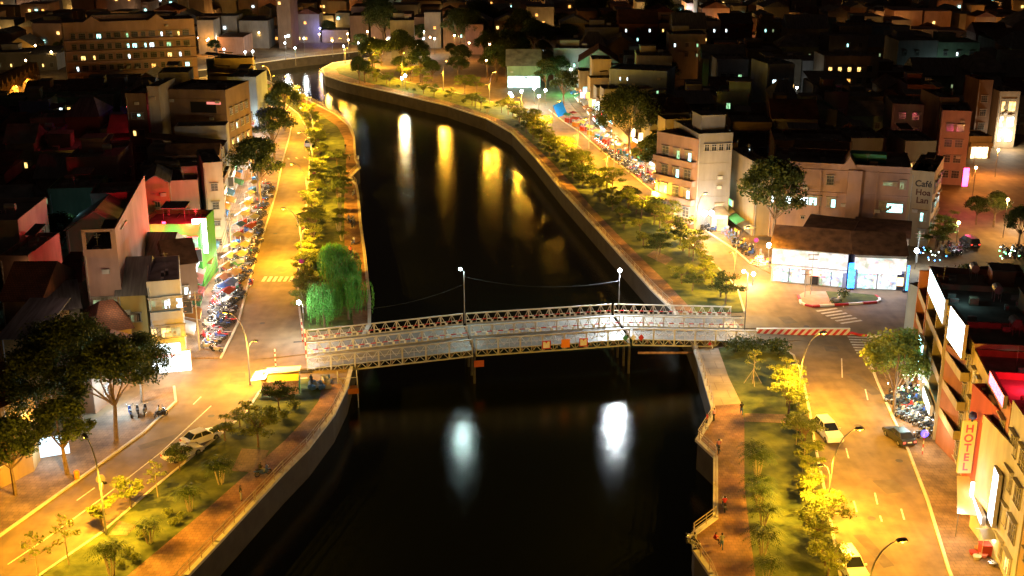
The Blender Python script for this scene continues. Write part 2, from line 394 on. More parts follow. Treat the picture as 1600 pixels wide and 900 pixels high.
for t,dz in ((-.6,0),(BLEN+.6,0)):
    x,y,z=bp(max(0,min(BLEN,t)),5,0); v=P0+BX*t+BY*5.1
    MB().box((v.x,v.y,-1.6),(2.4,11.6,3.5),BANG).build('abutment',conc,bridge)
# short ramps from the road up to the deck
for sgn,t in ((-1,0),(1,BLEN)):
    b=MB()
    for oa,ob in ((.15,4.9),(5.3,10.0)):
        p=[P0+BX*t+BY*oa,P0+BX*t+BY*ob,P0+BX*(t+sgn*7)+BY*ob,P0+BX*(t+sgn*7)+BY*oa]
        zz=[.35,.35,.012,.012]; vs=[(q.x,q.y,z) for q,z in zip(p,zz)]; 
        b.add(vs+[(q[0],q[1],-.03) for q in vs],[(0,1,2,3) if sgn<0 else (3,2,1,0),(0,3,7,4),(1,2,6,5)])
    struct(b.build('road_ramp',asph))
# pipe beside the near truss
tag(MB().path([bp(BLEN*.72,-1.2,-1.5),bp(BLEN*.99,-1.0,-1.3)],.16,None,8).build('water_pipe',steeld),'rusty pipe running below the near side of the bridge at its right end','pipe')
# hanging navigation boards on the near truss
def board(t,z,w,h,kind,label,c):
    x,y,zz=bp(t,-.2,z); th=thing('navigation_sign',label,'sign',(x,y,zz),BANG)
    if kind=='diamond':
        MB().add([(-w/2,0,0),(0,0,-h/2),(w/2,0,0),(0,0,h/2),(-w/2,.05,0),(0,.05,-h/2),(w/2,.05,0),(0,.05,h/2)],[(0,1,2,3),(7,6,5,4),(0,4,5,1),(1,5,6,2),(2,6,7,3),(3,7,4,0)]).build('panel',c,th)
        return
    MB().box((0,0,0),(w,.06,h)).build('panel',c,th)
    if kind=='red':
        b=MB()
        for sx in (-1,1): b.box((sx*(w/2-.06),-.045,0),(.13,.02,h))
        for sx in (-1,1): b.box((0,-.045,sx*(h/2-.06)),(w,.022,.13))
        b.add([(-.25,-.05,h/2),(0,-.05,h/2-.4),(.25,-.05,h/2)],[(0,1,2)])
        b.build('border',redp,th)
org=mat('orange_board',(.8,.25,.03),.5,.05)
board(BLEN*.517,.1,1.15,1.15,'red','square white board with a red frame on the near truss left of the orange board',whtp)
board(BLEN*.560,.1,1.15,1.15,'plain','plain orange square board hanging on the near truss of the bridge',org)
board(BLEN*.600,.1,1.15,1.15,'red','square white board with a red frame on the near truss right of the orange board',whtp)
board(BLEN*.695,.3,.8,.95,'diamond','small green diamond board on the near truss beside the second joint',mat('green_board',(.04,.2,.08),.5,.05))
board(BLEN*.713,.3,.8,.95,'diamond','small white diamond board on the near truss at the second joint',whtp)
board(BLEN*.731,.3,.8,.95,'diamond','small red diamond board on the near truss just past the second joint',redp)
board(BLEN*.36+.5,-1.9,1.3,.9,'plain','orange float board hanging under the bridge at its left pier',mat('dull_orange',(.35,.08,.03),.7,.2))
# ================================================================ lamps
pole_m=mat('lamp_pole_paint',(.14,.135,.125),.45,.08,2,metal=.3,spec=.5); headm=mat('lamp_head_paint',(.035,.035,.035),.5,.1)
sodlens=emit('sodium_lens',SOD,14); whtlens=emit('white_globe',(.8,.93,1),60)
def lamp_proto():
    t=thing('street_lamp','x','street lamp')
    b=MB(); b.tube((0,0,0),(0,0,.9),.13,.11,8); pts=[(0,0,.9),(0,0,4.2),(.12,0,6.2),(.45,0,7.6),(1.0,0,8.55),(1.7,0,9.1),(2.3,0,9.3)]
    b.path(pts,.10,.05,6); b.build('pole',pole_m,t)
    b=MB(); b.box((2.6,0,9.33),(.95,.36,.2),0,0,.7); h=b.build('lamp_head',headm,t); MB().box((2.65,0,9.2),(.6,.26,.04)).ball((2.65,0,9.16),.14,8,4).build('lens',sodlens,h)
    b=MB(); b.path([(0,0,3.6),(-.12,0,4.8),(-.45,0,5.6),(-.95,0,5.95)],.05,.035,5); b.build('garden_arm',pole_m,t)
    b=MB(); b.box((-1.2,0,5.95),(.6,.3,.16),0,0,.7); h=b.build('garden_lamp_head',headm,t); MB().box((-1.2,0,5.85),(.4,.2,.04)).build('lens',sodlens,h)
    freeze(t); return t
LP=lamp_proto(); LP_used=[0]
def street_lamp(px,py,toward,label,e=16000,eg=5000,low=True,w=None,h=1):
    x,y=w or G(px,py); 
    rz=toward
    if not LP_used[0]: c=LP; c.location=(x,y,.1); c.rotation_euler=(0,0,rz); c['label']=label; LP_used[0]=1
    else: c=dup(LP,(x,y,.1),rz,label)
    c['group']='double armed street lamps along the canal roads'
    ca,sa=math.cos(rz),math.sin(rz)
    spot((x+2.65*ca,y+2.65*sa,9.2),e*2.25,SOD,.2,148,.35); point((x+2.65*ca,y+2.65*sa,9.02),e*.26,(1,.44,.03),.16,'drop_lens_light')
    if eg: point((x-1.35*ca,y-1.35*sa,5.65),eg*1.6,(1,.52,.035),.17,'garden_light')
    return c
A=math.radians
street_lamp(391,602,A(165),'curved street lamp at the left road junction beside the white food stall',13000,4000)
street_lamp(166,836,A(130),'curved street lamp standing by the kerb in the lower left park',13000,4200)
street_lamp(-60,1040,A(130),'curved street lamp on the left road nearest the viewer',16000,5000)
nm=['first','second','third','fourth','fifth','sixth','seventh','eighth','ninth','tenth','eleventh','twelfth','thirteenth','fourteenth','fifteenth']
for i,(px,py,a) in enumerate([(472,412,172),(481,330,176),(489,272,178),(490,226,185),(480,186,200),(462,168,215),(425,149,225)]):
    street_lamp(px,py,A(a),nm[i]+' curved street lamp beyond the bridge on the left bank road',17000,5500)
street_lamp(1292,812,A(15),'tall curved street lamp on the right road kerb, nearer of the two',13500,6500)
street_lamp(1247,640,A(20),'tall curved street lamp on the right road kerb just before the junction',13500,5500)
street_lamp(1345,1010,A(12),'curved street lamp on the right road nearest the viewer',10500,4000)
for i,(px,py,a) in enumerate([(1146,450,40),(1085,388,48),(1026,344,48),(948,290,48),(902,250,45),(862,217,45),(815,185,40),(765,163,50),(693,143,70),(629,128,80),(583,108,120),(540,100,140)]):
    street_lamp(px,py,A(a),nm[i]+' curved street lamp beyond the bridge on the right bank park kerb',14500 if i<6 else 14000,5500)
# white bulbs around the bridge
def bulb_lamp(px,py,hh,e,label,z0=0,w=None,r=.23,arm=0,col=WHT):
    x,y=w or G(px,py,z0); t=thing('pole_lamp',label,'street lamp',(x,y,z0),0,'white bulb lamps around the bridge')
    b=MB(); b.tube((0,0,0),(0,0,hh),.08,.05,6); 
    if arm: b.tube((0,0,hh),(arm,0,hh+.25),.04,.04,5)
    b.build('pole',pole_m,t); MB().ball((arm,0,hh+.3),r,12,8).build('globe',whtlens,t)
    point((x+arm,y,z0+hh+.3-.1),e,col,r*1.5)
    return t
v=P0+BX*(BLEN*.36)+BY*10.5; bulb_lamp(0,0,7.6,2600,'white globe lamp on a thin pole at the first joint of the bridge',1.5,(v.x,v.y),.2,-.5,(.7,1,.95))
v=P0+BX*(BLEN*.725)+BY*10.5; bulb_lamp(0,0,6.2,21000,'white globe lamp on a thin pole at the second joint of the bridge',1.6,(v.x,v.y),.27)
bulb_lamp(476,532,5.2,5600,'bright white globe lamp at the left end of the bridge',0,None,.3,-.5)
bulb_lamp(1163,519,8.6,5000,'tall thin white lamp pole at the right end of the bridge',0,None,.22,-.6)
bulb_lamp(1176,446,1.6,1100,'low white bulb lamp glaring at the mouth of the right bank road',0,None,.3)
# ---- railings along the water
railm=mat('railing_paint',(.35,.28,.2),.5,.1,metal=.3,spec=.5)
POST=MB().tube((0,0,0),(0,0,1.15),.045,None,5).mesh('post',railm)
def railing(pts,label,step=2.2,off=.15,z=.28,group='steel railings along the canal edge'):
    t=thing('railing',label,'railing',(pts[0][0],pts[0][1],z),0,group); ox,oy=pts[0]
    b=MB()
    for a,c in zip(pts,pts[1:]):
        for h in (.4,.75,1.12): b.tube((a[0]-ox,a[1]-oy,h),(c[0]-ox,c[1]-oy,h),.03 if h<1 else .045,None,4,cap=False)
    b.build('rail',railm,t)
    for x,y,h in seg(pts,step): inst('post',POST,t,(x-ox,y-oy,0))
    return t
def cut(B,i,j): return B[i:j+1]
railing(cut(BL,0,3),'railing along the lower left promenade, stretch nearest the viewer')
railing(cut(BL,3,5),'railing along the lower left promenade beside the middle lawn')
railing(cut(BL,5,7),'railing along the lower left promenade up to the bridge')
railing(cut(BL,10,14),'railing by the willows beyond the left end of the bridge')
railing(cut(BL,14,18),'railing around the pointed lookout on the left promenade')
railing(cut(BL,18,24),'railing round the far bend of the left promenade')
railing(cut(BR,0,4),'railing around the lower lookout of the right promenade')
railing(cut(BR,4,8),'railing between the two lookouts of the right promenade')
railing(cut(BR,8,11),'railing on the right concrete walk just below the bridge')
for i,j,w in ((13,15,'beside the bridge'),(15,17,'second stretch from the bridge'),(17,19,'third stretch from the bridge'),(19,21,'fourth stretch from the bridge'),(21,24,'round the far point')):
    railing(cut(BR,i,j),'railing on the right bank beyond the bridge, '+w)
for i,j,w in ((30,32,'right half'),(32,33,'left half')): railing(cut(BR,i,j),'railing along the farthest canal bank, '+w,3)
# ================================================================ trees and plants
def leafmat(name,c,c2,tr=.3):
    m=mat(name,c,.6,.3,.8,col2=c2,spec=.25); n=m.node_tree; b=n.nodes['Principled BSDF']; out=n.nodes['Material Output']
    t=n.nodes.new('ShaderNodeBsdfTranslucent'); mx=n.nodes.new('ShaderNodeMixShader'); mx.inputs[0].default_value=tr
    rp=[q for q in n.nodes if q.type=='VALTORGB'][0]
    n.links.new(rp.outputs[0],t.inputs[0]); n.links.new(b.outputs[0],mx.inputs[1]); n.links.new(t.outputs[0],mx.inputs[2]); n.links.new(mx.outputs[0],out.inputs[0])
    return m
L1=leafmat('garden_leaves',(.12,.16,.025),(.25,.28,.05)); L2=leafmat('dark_leaves',(.035,.06,.016),(.08,.11,.03),.2)
L3=leafmat('willow_leaves',(.05,.22,.03),(.12,.38,.07),.4); L4=leafmat('palm_leaves',(.03,.055,.012),(.07,.11,.022),.25)  # willow green brightened to stand for the white bridge lamp on it
bark=mat('bark',(.16,.11,.07),.9,.3,3,bump=.4); barkp=mat('pale_bark',(.3,.25,.18),.9,.2,3)
R=random.Random(11)
def leaves(b,c,r,n,size,flat=.5,up=.6):
    for _ in range(n):
        while 1:
            p=(R.uniform(-1,1),R.uniform(-1,1),R.uniform(-1,1)); d=p[0]**2+p[1]**2+p[2]**2
            if d<1: break
        k=(.55+.45*d)/max(.3,math.sqrt(d))*math.sqrt(d)
        x,y,z=c[0]+p[0]*r[0]*k,c[1]+p[1]*r[1]*k,c[2]+p[2]*r[2]*k
        nv=Vector((R.gauss(0,1),R.gauss(0,1),R.gauss(0,1)+up*2)).normalized(); a=nv.orthogonal().normalized(); bb=nv.cross(a)
        t=R.uniform(0,PI); ax=a*math.cos(t)+bb*math.sin(t); ay=nv.cross(ax); s=size*R.uniform(.6,1.25)
        v=Vector((x,y,z)); b.add([tuple(v-ax*s),tuple(v-ay*s*flat),tuple(v+ax*s),tuple(v+ay*s*flat)],[(0,1,2,3)])
def limb(b,p,q,r0,r1,bend=.3,n=4):
    p=Vector(p); q=Vector(q); k=(q-p).length*bend; off=Vector((R.uniform(-k,k),R.uniform(-k,k),abs(R.uniform(0,k)))); pts=[]
    for i in range(n+1):
        t=i/n; pts.append(tuple(p.lerp(q,t)+off*(t*(1-t)*1.6)))
    b.path(pts,r0,r1,5)
def proto(name,cat): return thing(name,'x',cat)
def garden_tree(h,rad,nl,dens,lm=L1,size=.155):
    t=proto('garden_tree','tree'); w=MB(); f=MB(); lean=(R.uniform(-.2,.2),R.uniform(-.2,.2))
    limb(w,(0,0,0),(lean[0],lean[1],h*.45),.13,.09,.1)
    for i in range(nl):
        a=2*PI*i/nl*2.4+R.uniform(-.5,.5); rr=rad*R.uniform(.25,.85); z=h*R.uniform(.5,.95)
        q=(math.cos(a)*rr,math.sin(a)*rr,z-.1*h*rr/rad); limb(w,(lean[0],lean[1],h*.43),q,.06,.02)
        leaves(f,q,(rad*.42,rad*.42,h*.06),int(dens*2.1),size)
    w.build('trunk',bark,t); f.build('crown',lm,t); freeze(t); return t
def big_tree(h,rad,n,dens,lm=L2,size=.21,tr=.28,low=.36):
    t=proto('broadleaf_tree','tree'); w=MB(); f=MB(); b0=(R.uniform(-.4,.4),R.uniform(-.4,.4),h*low)
    limb(w,(0,0,0),b0,tr,tr*.7,.08)
    for i in range(n):
        a=R.uniform(0,2*PI); e=R.uniform(-.15,1.4); cr=rad*R.uniform(.45,.85)
        q=(b0[0]+math.cos(a)*math.cos(e)*cr,b0[1]+math.sin(a)*math.cos(e)*cr,h*.62+math.sin(e)*h*.33)
        if i<9: limb(w,b0,q,tr*.45,.04)
        k=rad*R.uniform(.22,.4); leaves(f,q,(k,k,k*.7),int(dens*2.3),size)
    w.build('trunk',bark,t); f.build('crown',lm,t); freeze(t); return t
def young_tree():
    t=proto('young_tree','tree'); w=MB(); f=MB(); limb(w,(0,0,0),(.1,0,3.2),.06,.03,.05)
    for i in range(9):
        a=i*2.4; z=1.7+i*.2; rr=.9*(1-(i/13)); q=(math.cos(a)*rr,math.sin(a)*rr,z+.35); w.tube((.05,0,z),q,.02,.01,4); leaves(f,q,(.45,.45,.22),22,.15)
    w.build('trunk',barkp,t); f.build('crown',L1,t); freeze(t); return t
def palm_clump(ns=5,h=2.6,fl=1.7):
    t=proto('palm_clump','palm'); w=MB(); f=MB()
    for s in range(ns):
        a0=2*PI*s/ns+R.uniform(-.3,.3); top=Vector((math.cos(a0)*.55,math.sin(a0)*.55,h*R.uniform(.45,.75))); w.tube((math.cos(a0)*.2,math.sin(a0)*.2,0),tuple(top),.06,.04,5)
        for k in range(8):
            a=a0+k*.8+R.uniform(-.2,.2); d=Vector((math.cos(a),math.sin(a),0)); side=Vector((-d.y,d.x,0)); prev=None
            for j in range(9):
                u=j/8; p=top+d*fl*u*.8+Vector((0,0,fl*(.75*u-.85*u*u))); 
                if prev is not None:
                    for sg in (-1,1):
                        tip=(p+prev)/2+side*sg*.42*(1-u*.6)*1.0+d*.16-Vector((0,0,.16)); f.add([tuple(prev),tuple(prev+(p-prev)*.45),tuple(tip)],[(0,1,2)])
                prev=p
    w.build('stems',barkp,t); f.build('fronds',L4,t); freeze(t); return t
def willow():
    t=proto('willow_tree','tree'); w=MB(); f=MB(); limb(w,(0,0,0),(0,0,3.6),.2,.14,.06)
    for i in range(16):
        a=i*2.4; rr=R.uniform(.5,2.3); q=(math.cos(a)*rr,math.sin(a)*rr,6.8-rr*.55+R.uniform(-.4,.4)); limb(w,(0,0,3.5),q,.07,.03)
        for s in range(16):
            x=q[0]+R.gauss(0,.45); y=q[1]+R.gauss(0,.45); z=q[2]+R.uniform(-.2,.3); L=R.uniform(2.6,5.2)
            L=min(L,z-.5); k=int(L/.2)
            for j in range(k):
                zz=z-j*.2; xx=x+R.uniform(-.1,.1)+x*.02*j*(1-j/k); yy=y+R.uniform(-.1,.1)+y*.02*j*(1-j/k); an=R.uniform(0,PI); c,s_=math.cos(an)*.06,math.sin(an)*.06
                f.add([(xx-c,yy-s_,zz),(xx+c,yy+s_,zz),(xx+c*.5,yy+s_*.5,zz-.34)],[(0,1,2)])
    w.build('trunk',bark,t); f.build('crown',L3,t); freeze(t); return t
def shrub(r=.6,n=240,lm=L1,h=.8,size=.12):
    t=proto('shrub','shrub'); w=MB(); f=MB(); leaves(f,(0,0,r*h*.9),(r,r,r*h),n,size)
    for i in range(3): w.tube((0,0,0),(R.uniform(-.2,.2),R.uniform(-.2,.2),r),.02,.01,4)
    w.build('stems',bark,t); f.build('leaves',lm,t); freeze(t); return t
def bare_tree():
    t=proto('bare_tree','tree'); w=MB(); f=MB()
    def br(p,d,L,r,k):
        q=p+d*L; w.tube(tuple(p),tuple(q),r,r*.65,5 if k>2 else 3)
        if k==0: leaves(f,tuple(q),(.3,.3,.2),3,.16); return
        for _ in range(3 if k>1 else 2):
            br(q,(d+Vector((R.gauss(0,.55),R.gauss(0,.55),R.gauss(.1,.3)))).normalized(),L*.74,r*.62,k-1)
    br(Vector((0,0,0)),Vector((.03,0,1)),2.3,.2,5); w.build('trunk',bark,t); f.build('crown',L2,t); freeze(t); return t
PG=[garden_tree(3.6,2.0,11,55),garden_tree(4.4,2.5,13,60),garden_tree(3.0,1.7,9,50),garden_tree(5.0,2.4,15,60)]
PGd=[garden_tree(4.0,2.2,13,70,L2),garden_tree(4.8,2.6,14,75,L2)]
PB=[big_tree(11,5.5,34,150),big_tree(13,7.0,42,170),big_tree(9,4.2,26,130)]
PW=willow(); PP=[palm_clump(5),palm_clump(7,3.4,2.1)]; PY=young_tree(); PS=[shrub(.6,240),shrub(.8,320,L2)]; PBR=bare_tree()
PH=[big_tree(7,3.2,24,90,L1,.17,.14,.25)]
used=set()
def plant(P,x,y,label,group=None,sc=1,cat=None,z=.1):
    s=sc*R.uniform(.88,1.15)
    if P.name not in used:
        used.add(P.name); P.location=(x,y,z); P.rotation_euler=(0,0,R.uniform(0,6)); P.scale=(s,s,s); P['label']=label
        if group: P['group']=group
        return P
    return dup(P,(x,y,z),R.uniform(0,6),label,group,(s,s,s*R.uniform(.9,1.12)))
def row(P,px,step,label,group,jit=.6,sc=1,start=1):
    pts=seg(GP(px),step,start)
    for i,(x,y,h) in enumerate(pts):
        plant(R.choice(P),x+R.uniform(-jit,jit),y+R.uniform(-jit,jit),label,group,sc)
# left bank beyond the bridge
row(PG,[(482,500),(480,470),(480,430),(485,380),(492,330),(496,270),(496,232),(492,205),(480,182),(455,163)],4.3,'small kerbside tree beyond the bridge, left bank','kerbside garden trees on the left bank',.6,1.0)
row(PS,[(490,505),(489,430),(496,380),(503,330),(506,270),(506,232)],5.2,'round shrub behind the left kerbside trees','shrubs on the left bank lawn',.6,1.1)
row(PP+PGd,[(530,380),(530,300),(531,262)],5.5,'dark plant on the left promenade lawn edge','plants along the left promenade beyond the bridge',.5,1.0)
for px,py,l,s in ((545,500,'green weeping willow closest to the bridge end and the water',1.0),(507,512,'green weeping willow nearest the road at the bridge end',.85),(527,452,'tall green weeping willow in the middle of the willow group',1.05),(541,470,'green weeping willow leaning over the left promenade',.9),(522,425,'green weeping willow farthest from the bridge',.8)):
    x,y=G(px,py); plant(PW,x,y,l,'weeping willows left of the bridge',s)
# right bank beyond the bridge
row(PG+PG+PGd,[(1135,478),(1100,425),(1060,388),(1010,345),(965,312),(925,285),(895,262),(850,222),(820,196),(785,175)],3.6,'leafy tree in the right bank grass strip','garden trees on the right bank',.9,1.05)
row(PGd+PS+PG,[(1075,462),(1045,422),(1010,385),(975,350),(940,318),(905,285),(875,255),(845,225),(810,198)],4.2,'dark bushy plant near the right canal walk','dark trees on the right bank lawn',1.1,.85)
row(PG+PP+PS,[(770,178),(720,160),(660,146),(610,135),(570,122)],5.2,'small tree on the narrow far lawn','small trees on the far lawn',1.2,1.0)
row(PP+PS+PG,[(560,108),(585,112),(640,128),(700,140),(760,155)],7,'tree standing along the far end of the canal park','trees at the far end of the park',2,1.2)
# right bank, near side: palms by the walk, trees along the kerb
for px,py,l,s in ((1178,722,'first palm clump counted from the bridge on the right promenade edge',1.05),(1183,748,'second palm clump counted from the bridge on the right promenade edge',1.0),(1182,778,'third palm clump counted from the bridge on the right promenade edge',1.0),(1185,800,'fourth palm clump counted from the bridge on the right promenade edge',.9),(1192,822,'fifth palm clump counted from the bridge on the right promenade edge',1.0),(1192,868,'sixth palm clump counted from the bridge on the right promenade edge',1.15),(1198,910,'palm clump nearest the viewer on the right promenade edge',1.1)):
    x,y=G(px,py); plant(PP[px%2],x,y,l,'palm clumps on the right promenade edge',s)
row(PG,[(1222,600),(1232,640),(1241,670),(1247,700),(1257,740),(1267,790),(1278,830),(1286,880),(1292,930)],3.0,'small leafy tree by the lower right road','kerbside trees on the lower right lawn',.5,.85)
row(PS+[PY],[(1235,620),(1246,680),(1258,740),(1270,800),(1280,860)],3.2,'round shrub on the lower right lawn','shrubs on the lower right lawn',.5,.9)
row([PS[1]],[(1140,553),(1165,549),(1190,552),(1215,553),(1235,560)],1.6,'dark hedge bush at the right bridge end','hedge bushes at the right bridge end',.4,1.9)
x,y=G(1176,600); plant(PY,x,y,'young tree propped by bamboo stakes on the right lawn below the bridge',None,1.15)
tp=MB()
for i in range(4): a=i*PI/2; tp.tube((math.cos(a)*1.1,math.sin(a)*1.1,0),(0,0,1.9),.03,.03,4)
tag(tp.build('tree_stakes',barkp,None,(x,y,.1)),'bamboo tripod stakes around the young tree below the bridge','stakes')
# left bank, near side
for px,py,P,l,s in ((60,905,PY,'thin young tree nearest the viewer on the lower left lawn',1.3),(108,884,PY,'thin young tree by the kerb, second from the viewer',1.25),(175,902,PP[1],'large palm clump at the bottom of the lower left lawn',1.0),(160,822,PG[2],'small leafy tree at the foot of the lower left street lamp',.85),(205,795,PG[0],'lamplit flat topped tree on the kerb of the lower left park',.95),(234,850,PP[0],'palm clump on the lower left lawn above the clipped balls',1.1),(247,778,PY,'slender tree by the kerb in the middle of the lower left park',1.2),(281,737,PGd[0],'low dark tree beside the white car on the left kerb',.7),(297,800,PP[1],'big palm clump beside the left promenade, middle of the lawn',1.0),(345,757,PP[0],'palm clump standing near the path crossing the left lawn',1.25),(352,690,PG[0],'small tree on the left kerb near the white car',.85),(404,700,PG[3],'lone open branched tree on the upper left lawn',.95),(390,655,PG[2],'low yellow tree beside the white food stall',.8),(375,668,PG[0],'small tree beside the kerb left of the food stall',.75),(438,648,PGd[0],'dark bushy tree behind the food stall on the left bank',.8),(460,640,PS[1],'dark shrub right of the food stall',1.3),(418,650,PS[0],'low bush in front of the pink food stall',1.3),(445,655,PS[0],'round bush just right of the pink stall front',1.3)):
    x,y=G(px,py); plant(P,x,y,l,None,s)
for i,(px,py) in enumerate([(200,868),(212,878),(190,885),(262,808),(272,822),(285,812),(222,842)]):
    x,y=G(px,py); plant(PS[0],x,y,'clipped round shrub on the lower left lawn','clipped shrubs on the lower left lawn',.95)
# town side trees
for px,py,P,l,s in ((182,690,PB[0],'large dark street tree on the left pavement with shop lights behind it',1.12),(128,660,PB[1],'broad dark tree behind the left pavement beside the dark houses',.85),(70,690,PB[0],'rust leaved tree between the broad dark tree and the low wall',.9),(222,630,PB[0],'dark tree crown overlapping the left corner shops',.7),(105,742,PB[2],'yellow lit street tree in front of the wall opening on the left',.85),(25,775,PB[2],'dark tree behind the low wall at the left edge',.9),
     
     (428,250,PB[2],'street tree between the left shops and the road, middle one of three',1.3),(408,322,PB[2],'street tree beside the brightly lit left shops, nearest of three',1.25),(445,205,PB[2],'dark street tree by the far end of the left shop row',1.4),(423,190,PB[0],'wide dark tree behind the far left street trees',.8),(405,165,PB[2],'dark tree by the blue lit roof at the left bend',.9),
     (1208,392,PB[2],'round dense tree on the corner left of the white lit shops',1.5),(1036,300,PB[2],'round dark street tree on the right shop row, nearer one',1.6),(1080,336,PB[2],'thin dark tree beside the blank pale wall on the right bank',1.4),(984,256,PB[1],'huge dark tree over the right bank shops',1.2),(950,226,PB[0],'dark tree behind the bright stalls of the right bank',.8),(1008,278,PB[2],'dark tree between the huge tree and the next street tree',1.0),
     (880,168,PB[2],'green lit tree by the lit hall at the far end of the right road',1.1),(852,150,PB[2],'green lit tree left of the blue awning',1.0),(905,158,PB[2],'dark green tree behind the blue awning',1.0),
     (1395,645,PH[0],'yellowish leafy street tree in front of the balconied corner house',1.45),(1418,625,PH[0],'bushy street tree hung with green fairy lights by the corner house',1.0),
     (1500,490,PBR,'bare branched tree behind the balconied house on the right',1.1),(1465,482,PBR,'bare branched tree beside the right junction',.75),(1545,480,PBR,'bare branched tree at the right edge above the dark roofs',.9),
     (1552,355,PB[2],'orange lit tree standing in the side street on the right',.75),(1525,352,PB[2],'tree with orange leaves on the left side of the side street',.65),(1590,390,PB[2],'tree beside the fairy lit kiosk at the right edge',.8)):
    x,y=G(px,py); plant(P,x,y,l,None,s)
for i in range(24):
    px=R.uniform(560,860); py=R.uniform(96,132)-(px-700)*.02
    x,y=G(px,py); plant(R.choice([PB[2],PB[0],PB[2]]),x,y,'tall tree behind the far lawn','park trees behind the far lawn',R.uniform(.75,1.1))
# ================================================================ buildings
WC={'cream':(.46,.38,.26),'white':(.54,.51,.46),'pale pink':(.5,.33,.28),'pale green':(.28,.38,.26),'grey':(.3,.29,.28),'ochre':(.48,.33,.13),'brick red':(.3,.12,.08),'pale blue':(.3,.38,.45),'brown':(.24,.16,.11),'stained concrete':(.33,.3,.26),'yellow':(.6,.45,.15),'red':(.5,.1,.08),'green':(.07,.36,.05),'salmon':(.5,.22,.15)}
def wallm(c):
    if 'wall '+c in MATS: return MATS['wall '+c]
    m=mat('wall '+c,tuple(q*.72 for q in WC[c]),.85,.2,.3,bump=.15,detail=9,stretch=(1,1,.6)); n=m.node_tree; b=n.nodes['Principled BSDF']
    # rain streaks and grime: vertical stretched noise multiplied in
    tc=n.nodes['Texture Coordinate']; mp=n.nodes.new('ShaderNodeMapping'); mp.inputs['Scale'].default_value=(1.3,1.3,.3)
    nz=n.nodes.new('ShaderNodeTexNoise'); nz.inputs['Scale'].default_value=1; nz.inputs['Detail'].default_value=6
    n.links.new(tc.outputs['Object'],mp.inputs[0]); n.links.new(mp.outputs[0],nz.inputs[0])
    r=n.nodes.new('ShaderNodeMapRange'); r.inputs[1].default_value=.35; r.inputs[2].default_value=.6; r.inputs[3].default_value=.88; r.inputs[4].default_value=1; n.links.new(nz.outputs['Fac'],r.inputs[0])
    mx=n.nodes.new('ShaderNodeMixRGB'); mx.blend_type='MULTIPLY'; mx.inputs[0].default_value=1
    rp=[q for q in n.nodes if q.type=='VALTORGB'][0]
    n.links.new(rp.outputs[0],mx.inputs[1]); n.links.new(r.outputs[0],mx.inputs[2]); n.links.new(mx.outputs[0],b.inputs['Base Color'])
    return m
RM={'tiled':tiles('roof_tiles',(.16,.06,.035),(.11,.045,.03),.35,.3,.03,.8,(.04,.02,.02),dirt=.5),'tin':mat('tin_roof',(.16,.16,.16),.6,.4,.5,metal=.2,stretch=(6,.4,1)),'concrete':mat('roof_concrete',(.2,.19,.17),.9,.4,.5,detail=9),'rusty tin':mat('rusty_tin_roof',(.09,.05,.032),.7,.5,.8)}
glass=mat('dark_glass',(.02,.025,.03),.15,.2,1,spec=.6); framem=mat('window_frame_paint',(.35,.33,.3),.5,.1)
framew=mat('white_frame_paint',(.6,.58,.54),.5,.1)
LITC={'cyan':emit('lit_window_cyan',(.42,1,.92),2.8,.5,1.5),'white':emit('lit_window_white',(.75,.95,1),3.6,.5,1.5),'warm':emit('lit_window_warm',(1,.58,.16),2.4,.5,1.5),'green':emit('lit_window_green',(.45,1,.5),.9,.5,1.5),'dim':emit('dim_window',(.6,.8,.4),.35,.6,1.2),'orange':emit('lit_window_orange',(1,.42,.08),1.8,.5,1.2)}
shopL={'white':emit('shop_front_white',(.85,.95,1),4.5,.55,1.3),'warm':emit('shop_front_warm',(1,.72,.38),4,.6,1.3),'cyan':emit('shop_front_cyan',(.5,1,1),3.5,.5,1.3),'pink':emit('shop_front_pink',(1,.45,.6),3,.5,1.3),'green':emit('shop_front_green',(.5,1,.55),3,.5,1.3)}
WM={}
curtm=mat('curtain_cloth',(.3,.27,.2),.9,.3,2)
def win_mesh(w,h,k,bars=2,sill=True):
    key=(round(w,1),round(h,1),k,bars)
    if key in WM: return WM[key]
    b=MB(); g=LITC.get(k,glass)
    b.box((0,-.02,h/2),(w,.04,h),0,0)
    t=.07
    for sx in (-1,1): b.box((sx*w/2,-.06,h/2),(t,.1,h+t),0,1)
    b.box((0,-.06,0),(w+.3,.22,t),0,1); b.box((0,-.06,h),(w+.2,.2,t),0,1)
    for i in range(1,bars): b.box((-w/2+w*i/bars,-.05,h/2),(.05,.06,h),0,1)
    if k!='dark' and bars>1:
        rw=random.Random(int(w*10+h*7+bars)); q=rw.randrange(bars); cw=w/bars; b.box((-w/2+cw*(q+.5),-.045,h*.5),(cw,.012,h),0,2); b.box((0,-.048,h*.88),(w,.012,h*.22),0,2)
        for _ in range(3): b.box((rw.uniform(-.35,.35)*w,-.047,h*rw.uniform(.1,.45)),(w*.12,.012,h*.3),0,2)
    if w<2.4 and sill: b.box((0,-.22,h+.1),(w+.35,.42,.07),0,1)
    if k=='dark' and w>1 and bars>1: 
        for i in range(1,6): b.box((-w/2+w*i/6,-.11,h/2),(.03,.03,h),0,1)
        for z_ in (.3,.7): b.box((0,-.11,h*z_),(w,.03,.04),0,1)
    if h>1.3: b.box((0,-.05,h*.68),(w,.06,.05),0,1)
    WM[key]=b.mesh('window',[g,framem,curtm]); return WM[key]
B_R=random.Random(5)
def pickl(p): return B_R.choice(['cyan','white','cyan','warm','white','dim','dim','warm','green']) if B_R.random()<p else 'dark'
aircon=mat('aircon_casing',(.4,.4,.38),.6,.15)
CR=random.Random(91)
AC=[None]
